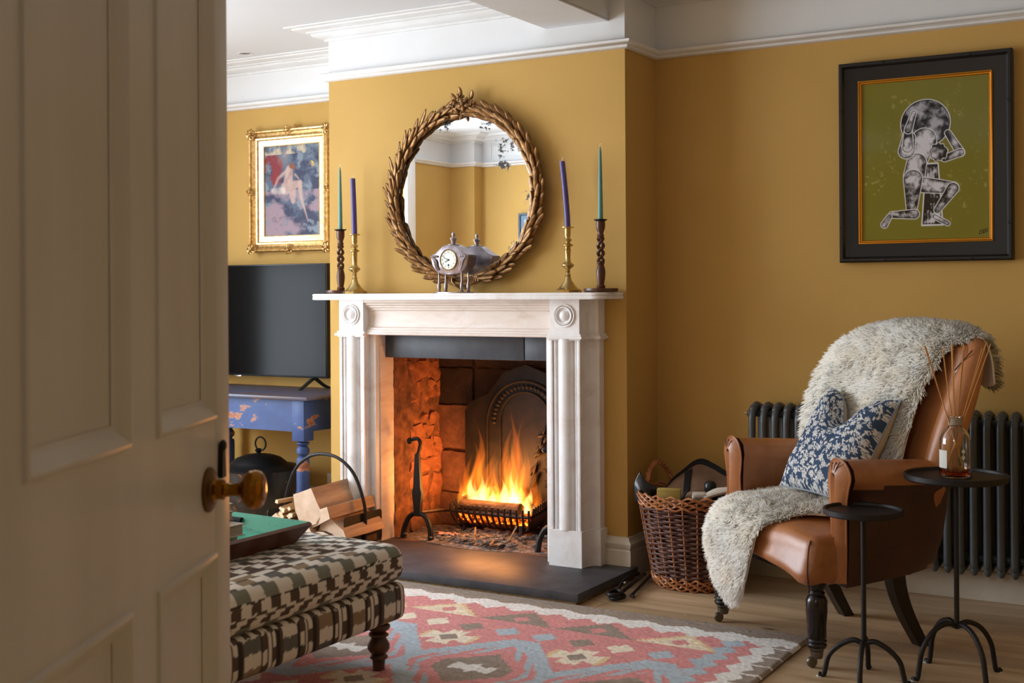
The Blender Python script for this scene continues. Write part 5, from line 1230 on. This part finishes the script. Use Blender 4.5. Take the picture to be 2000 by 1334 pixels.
# ---------------------------------------------------------------- sheepskin (in the chair's own frame)
def chw(p): return rootmat(CH) @ Vector(p)
SK = thing('sheepskin_throw', 'long creamy white sheepskin over the back and seat of the leather armchair', 'sheepskin', CH.location, CH.rotation_euler.z)
TRI = [(math.cos(a), math.sin(a)) for a in (0, 2 * PI / 3, 4 * PI / 3)]
def furry(rows, dens_n, ln, seed, gx=(0, 0, -.35)):
    rs = random.Random(seed); nu, nv = len(rows), len(rows[0]); V = []; F = []; NRM = []
    cells = []; tot = 0
    for i in range(nu - 1):
        for j in range(nv - 1):
            a = (rows[i + 1][j] - rows[i][j]).cross(rows[i][j + 1] - rows[i][j]); tot += a.length; cells.append((tot, i, j, a.normalized()))
    import bisect; keys = [c[0] for c in cells]
    for q in range(dens_n):
        c = cells[bisect.bisect(keys, rs.random() * tot) % len(cells)]; i, j, n = c[1], c[2], c[3]; a, b = rs.random(), rs.random()
        p = rows[i][j].lerp(rows[i + 1][j], a).lerp(rows[i][j + 1].lerp(rows[i + 1][j + 1], a), b)
        cl = noise.noise_vector(p * 38) * .7 + noise.noise_vector(p * 9) * .4
        e = min(i + a, nu - 1 - i - a, j + b, nv - 1 - j - b); edge = Vector((0, 0, 0))
        if e < 2.5:
            ctr = rows[nu // 2][nv // 2]; edge = (p - ctr).normalized() * .8
        d = (n + cl + edge + Vector(gx) + Vector((rs.gauss(0, .22), rs.gauss(0, .22), rs.gauss(0, .22)))).normalized()
        L_ = ln * rs.uniform(.75, 1.15); r_ = rs.uniform(.0013, .0023); s = d.cross(Vector((rs.gauss(0, 1), rs.gauss(0, 1), rs.gauss(0, 1)))).normalized(); t_ = d.cross(s)
        m_ = p + d * L_ * .55; tip = p + d * L_ + Vector(gx) * L_ * .45 + cl * .003; k = len(V)
        for c0, rr_ in ((p, r_), (m_, r_ * 1.05)):
            for q_ in TRI: off = s * q_[0] + t_ * q_[1]; V.append(c0 + off * rr_); NRM.append((off * .55 + n).normalized())
        V.append(tip); NRM.append((d * .4 + n).normalized())
        for e_ in range(3): f_ = (e_ + 1) % 3; F.append((k + e_, k + f_, k + 3 + f_, k + 3 + e_)); F.append((k + 3 + e_, k + 3 + f_, k + 6))
    me = bpy.data.meshes.new('fleece'); me.from_pydata([tuple(v) for v in V], [], F); me.shade_smooth(); me.normals_split_custom_set_from_vertices(NRM); return me
def skin_(G, nu, nv, n, ln, seed, flip=False):
    R_ = surf(G, nu, nv); R_ = [[p + Vector((0, 0, 0)) + noise.noise_vector(p * 9) * .006 for p in row] for row in R_]
    if flip: R_ = [list(reversed(r)) for r in R_]
    o = obj('hide', gridmesh(bmn(), [[p for p in r] for r in R_]), suede, SK); o.modifiers.new('s', 'SOLIDIFY').thickness = .006
    me = furry(R_, n, ln, seed); me.materials.append(fur.m); q = obj('fleece', me, fur, SK, smooth=False, kind='stuff'); return q
up = [[(-.24, .700, .90), (-.05, .705, .88), (.12, .700, .86), (.25, .69, .84), (.29, .685, .85)],
      [(-.27, .66, .985), (-.08, .67, 1.005), (.10, .67, 1.008), (.25, .66, .99), (.30, .65, .975)],
      [(-.26, .575, 1.005), (-.08, .580, 1.030), (.10, .585, 1.032), (.24, .60, 1.02), (.31, .60, 1.0)],
      [(-.31, .50, .95), (-.12, .50, .985), (.06, .505, .99), (.20, .53, .985), (.245, .54, .97)],
      [(-.335, .43, .84), (-.14, .43, .86), (.04, .43, .87), (.17, .44, .87), (.235, .46, .87)],
      [(-.33, .375, .72), (-.14, .375, .73), (.03, .375, .74), (.16, .385, .74), (.23, .40, .745)],
      [(-.28, .335, .60), (-.12, .335, .60), (.03, .335, .61), (.15, .34, .61), (.235, .355, .62)],
      [(-.24, .28, .49), (-.10, .28, .48), (.03, .28, .48), (.15, .29, .48), (.235, .30, .50)]]
skin_(up, 40, 26, 46000, .036, 1, False)
lo_ = [[(-.24, .30, .470), (-.12, .30, .475), (.02, .30, .475), (.14, .29, .47), (.24, .28, .465)],
      [(-.25, .19, .450), (-.12, .19, .462), (.02, .19, .465), (.15, .19, .46), (.25, .19, .455)],
      [(-.25, .08, .442), (-.13, .08, .455), (.00, .08, .460), (.11, .10, .455), (.20, .12, .445)],
      [(-.245, -.02, .425), (-.14, -.025, .445), (-.03, -.025, .448), (.06, -.005, .444), (.13, .03, .440)],
      [(-.24, -.078, .37), (-.14, -.090, .39), (-.04, -.090, .39), (.03, -.085, .385), (.085, -.07, .40)],
      [(-.23, -.088, .28), (-.14, -.100, .29), (-.06, -.102, .29), (.01, -.10, .29), (.06, -.095, .31)],
      [(-.18, -.090, .20), (-.12, -.100, .19), (-.05, -.104, .185), (.0, -.10, .20), (.03, -.095, .23)],
      [(-.12, -.088, .155), (-.09, -.094, .14), (-.05, -.096, .135), (-.02, -.094, .145), (.0, -.09, .165)]]
skin_(lo_, 40, 24, 38000, .028, 2, False)

# cushion
CU = thing('floral_cushion', 'navy and white floral print cushion leaning in the armchair', 'cushion', CH.location, CH.rotation_euler.z)
TL, TR, BL = Vector((-.145, .37, .80)), Vector((.205, .395, .785)), Vector((-.105, .135, .480)); BR = TR + (BL - TL) + Vector((0.0, .015, -.0))
nn = (TR - TL).cross(BL - TL).normalized()
if nn.y > 0: nn = -nn
N = 150; fr = random.Random(8)
flowers = []
for _ in range(900):
    p = (fr.random(), fr.random())
    if all((p[0] - q[0]) ** 2 + (p[1] - q[1]) ** 2 > .0078 for q in flowers): flowers.append(p)
fpar = [(x, y, fr.uniform(.030, .042), fr.uniform(0, 6), fr.choice((5, 6, 7))) for x, y in flowers]
leaves = [(fr.random(), fr.random(), fr.uniform(0, PI), fr.uniform(.014, .023)) for _ in range(800)]
xs = np.linspace(0, 1, N); gx_, gy_ = np.meshgrid(xs, xs, indexing='ij')
pat = np.zeros((N, N)); 
for x, y, a, l in leaves:
    dx_, dy_ = gx_ - x, gy_ - y; u_ = dx_ * math.cos(a) + dy_ * math.sin(a); v_ = -dx_ * math.sin(a) + dy_ * math.cos(a); pat = np.maximum(pat, ((u_ / l) ** 2 + (v_ / (l * .36)) ** 2 < 1) * 1.0)
tone = pat.copy()
for x, y, r, ph_, n_ in fpar:
    dx_, dy_ = gx_ - x, gy_ - y; rr_ = np.hypot(dx_, dy_); th_ = np.arctan2(dy_, dx_); pet = r * (.80 + .20 * np.cos(n_ * th_ + ph_))
    halo = rr_ < pet + .009; tone[halo] = 0; inside = rr_ < pet; tone[inside] = 1.0; ringm = inside & (np.abs(rr_ - pet * .52) < .0022) ; tone[ringm] = .45; tone[inside & (rr_ < pet * .18)] = .35
def cushgrid(side):
    rows = []
    for i in range(N):
        row = []
        for j in range(N):
            u_, v_ = i / (N - 1), j / (N - 1)
            a, b = 2 * u_ - 1, 2 * v_ - 1; pin = .055 * (1 - a * a) * abs(b) + 0; pin2 = .055 * (1 - b * b) * abs(a)
            uu, vv = .5 + .5 * a * (1 - pin2), .5 + .5 * b * (1 - pin)
            bul = (max(0, 1 - a ** 4) * max(0, 1 - b ** 4)) ** .6 * .070
            dent = math.exp(-((u_ - .50) / .20) ** 2) * max(0, 1 - v_ / .50) ** 1.1
            p = TL.lerp(TR, uu).lerp(BL.lerp(BR, uu), vv)
            dirv = (BL - TL).normalized()
            p = p + dirv * dent * .13 + nn * side * (bul * (1 - .55 * dent)) + nn * .025 * (1 if side > 0 else 1)
            p += nn * side * .004 * noise.noise(Vector((u_ * 9, v_ * 9, side))) * min(1, bul * 40)
            row.append(p)
        rows.append(row)
    return rows
navy, offw, backc = lin((62, 80, 106)), lin((222, 220, 216)), lin((206, 190, 164))
fabm = vmat('printed_linen', .9, ((700, .3, .001), ), .1)
for side, name in ((1, 'printed_face'), (-1, 'plain_back')):
    rows = cushgrid(side); bm = gridmesh(bmn(), rows); me = bpy.data.meshes.new(name); bm.to_mesh(me); bm.free()
    at_ = me.color_attributes.new('Col', 'FLOAT_COLOR', 'POINT'); buf = np.ones((N * N, 4), 'f')
    tt = tone.reshape(-1)[:, None]; buf[:, :3] = (navy * (1 - tt) + offw * tt) if side > 0 else backc
    at_.data.foreach_set('color', buf.ravel()); me.shade_smooth(); me.materials.append(fabm.m); o = bpy.data.objects.new(name, me); C.objects.link(o); o.parent = CU
R1 = cushgrid(1); edge = [R1[i][0] for i in range(0, N, 3)] + [R1[N - 1][j] for j in range(0, N, 3)] + [R1[i][N - 1] for i in range(N - 1, -1, -3)] + [R1[0][j] for j in range(N - 1, -1, -3)]
obj('piping', TB(edge, .0035, 6, closed=True), Mt('cushion_piping', (150, 156, 164), .9), CU)

# ---------------------------------------------------------------- two iron drinks tables
def drinks(x, y, hz_, jr, r, fr_, n0, label):
    t = thing('drinks_table', label, 'side table', (x, y, 0), n0)
    obj('tray_top', LA([(.001, hz_ - .010), (r - .004, hz_ - .010), (r, hz_ - .006), (r, hz_ + .008), (r - .003, hz_ + .010), (r - .007, hz_ + .008), (r - .009, hz_ + .001), (.001, hz_ - .001)], 64), tblk, t)
    obj('post', TB([(0, 0, jr), (0, 0, hz_ - .01)], .0075, 12), tblk, t); obj('post_collar', LA([(.008, hz_ - .024), (.016, hz_ - .014), (.016, hz_ - .0095)], 16), tblk, t)
    for k in range(4):
        a = PI / 2 * k; c, s = math.cos(a), math.sin(a)
        pts = curve([(0, 0, jr + .0), (.25 * fr_ * c, .25 * fr_ * s, jr + .012), (.60 * fr_ * c, .60 * fr_ * s, jr - .008), (.86 * fr_ * c, .86 * fr_ * s, jr * .62), (.95 * fr_ * c, .95 * fr_ * s, jr * .25), (1.0 * fr_ * c, 1.0 * fr_ * s, .006), (1.12 * fr_ * c, 1.12 * fr_ * s, .004)], 26)
        obj('leg', TB(pts, [.0078] * 22 + [.0078, .0085, .0095, .009], 10), tblk, t); obj('felt_pad', LA([(.010, 0), (.010, .002)], 12, cx=1.10 * fr_ * c, cy=1.10 * fr_ * s), plast, t)
    return t
drinks(-.988, 3.735, .502, .106, .116, .118, math.atan2(.037, .245) , 'smaller round black iron drinks table in front of the armchair')
drinks(-.757, 3.912, .598, .148, .150, .138, math.atan2(.227, .212) , 'taller round black iron drinks table holding the reed diffuser')
# reed diffuser
t = thing('reed_diffuser', 'glass reed diffuser bottle with amber oil on the taller table', 'diffuser', (-.757, 3.905, .5975))
bo = [(.001, .001), (.041, .001), (.0455, .005), (.0455, .10), (.044, .118), (.036, .136), (.024, .147), (.0185, .153), (.0185, .178), (.022, .180), (.022, .184), (.0155, .184), (.0155, .154), (.022, .144), (.034, .133), (.041, .117), (.0425, .10), (.0425, .009), (.001, .008)]
obj('bottle', LA(bo, 48), glass, t); obj('oil', LA([(.001, .0085), (.042, .0095), (.042, .030), (.001, .030)], 40), liquid, t)
obj('neck_collar', LA([(.0188, .156), (.0205, .157), (.0205, .176), (.0188, .177)], 32, cap=False), Mt('paper_collar', (150, 136, 120), .8), t)
a0 = math.radians(226)
rows = [[((.0462) * math.cos(a0 + q * .42), (.0462) * math.sin(a0 + q * .42), z) for q in (-1, -.5, 0, .5, 1)] for z in (.030, .083)]
obj('paper_label', gridmesh(bmn(), rows), labelm, t)
a1 = math.radians(310)
for z in (.064, .082):
    q_ = PR([(-.007, 0), (0, -.008), (.007, 0), (0, .008)], -.0002, .0002, 'Y'); o = obj('diamond_mark', q_, labelm, t, smooth=False); o.location = (.0464 * math.cos(a1), .0464 * math.sin(a1), z); o.rotation_euler.z = a1 + PI / 2
rd = random.Random(6)
tips = [(-.095, -.03, .395), (-.088, -.01, .392), (-.035, .0, .385), (-.012, -.02, .400), (-.004, .02, .392), (.024, -.01, .400), (.033, .015, .392), (.080, .0, .385), (.098, .02, .402), (.102, -.01, .398)]
cu_, su_ = math.cos(math.radians(25)), math.sin(math.radians(25))
for (u_, d_, z) in tips:
    T_ = Vector((u_ * cu_ - d_ * su_, u_ * su_ + d_ * cu_, z)); Bt = Vector((-u_ * .30 * cu_, -u_ * .30 * su_ + d_ * -.2, .012)); obj('reed', TB([Bt, (Bt + T_) / 2, T_], .0018, 6), reed, t)
# small wood chips on the floor by the chair
bm = bmn(); rr = random.Random(12)
for k in range(70):
    x, y = rr.uniform(-1.75, -.75), rr.uniform(3.95, 4.55); a = rr.random() * 3; l = rr.uniform(.0015, .006)
    c, s = math.cos(a) * l, math.sin(a) * l; v = [bm.verts.new((x + p, y + q, z)) for p, q, z in ((-c, -s, .0006), (s * .4, -c * .4, .0006), (c, s, .0008), (-s * .4, c * .4, .002))]; bm.faces.new((v[0], v[1], v[2])); bm.faces.new((v[0], v[2], v[3])); bm.faces.new((v[0], v[3], v[1]))
o = obj('wood_crumbs', bm, kend, None, kind='stuff', smooth=False); tag(o, 'tiny pale crumbs of wood scattered on the floorboards by the armchair', 'crumbs')
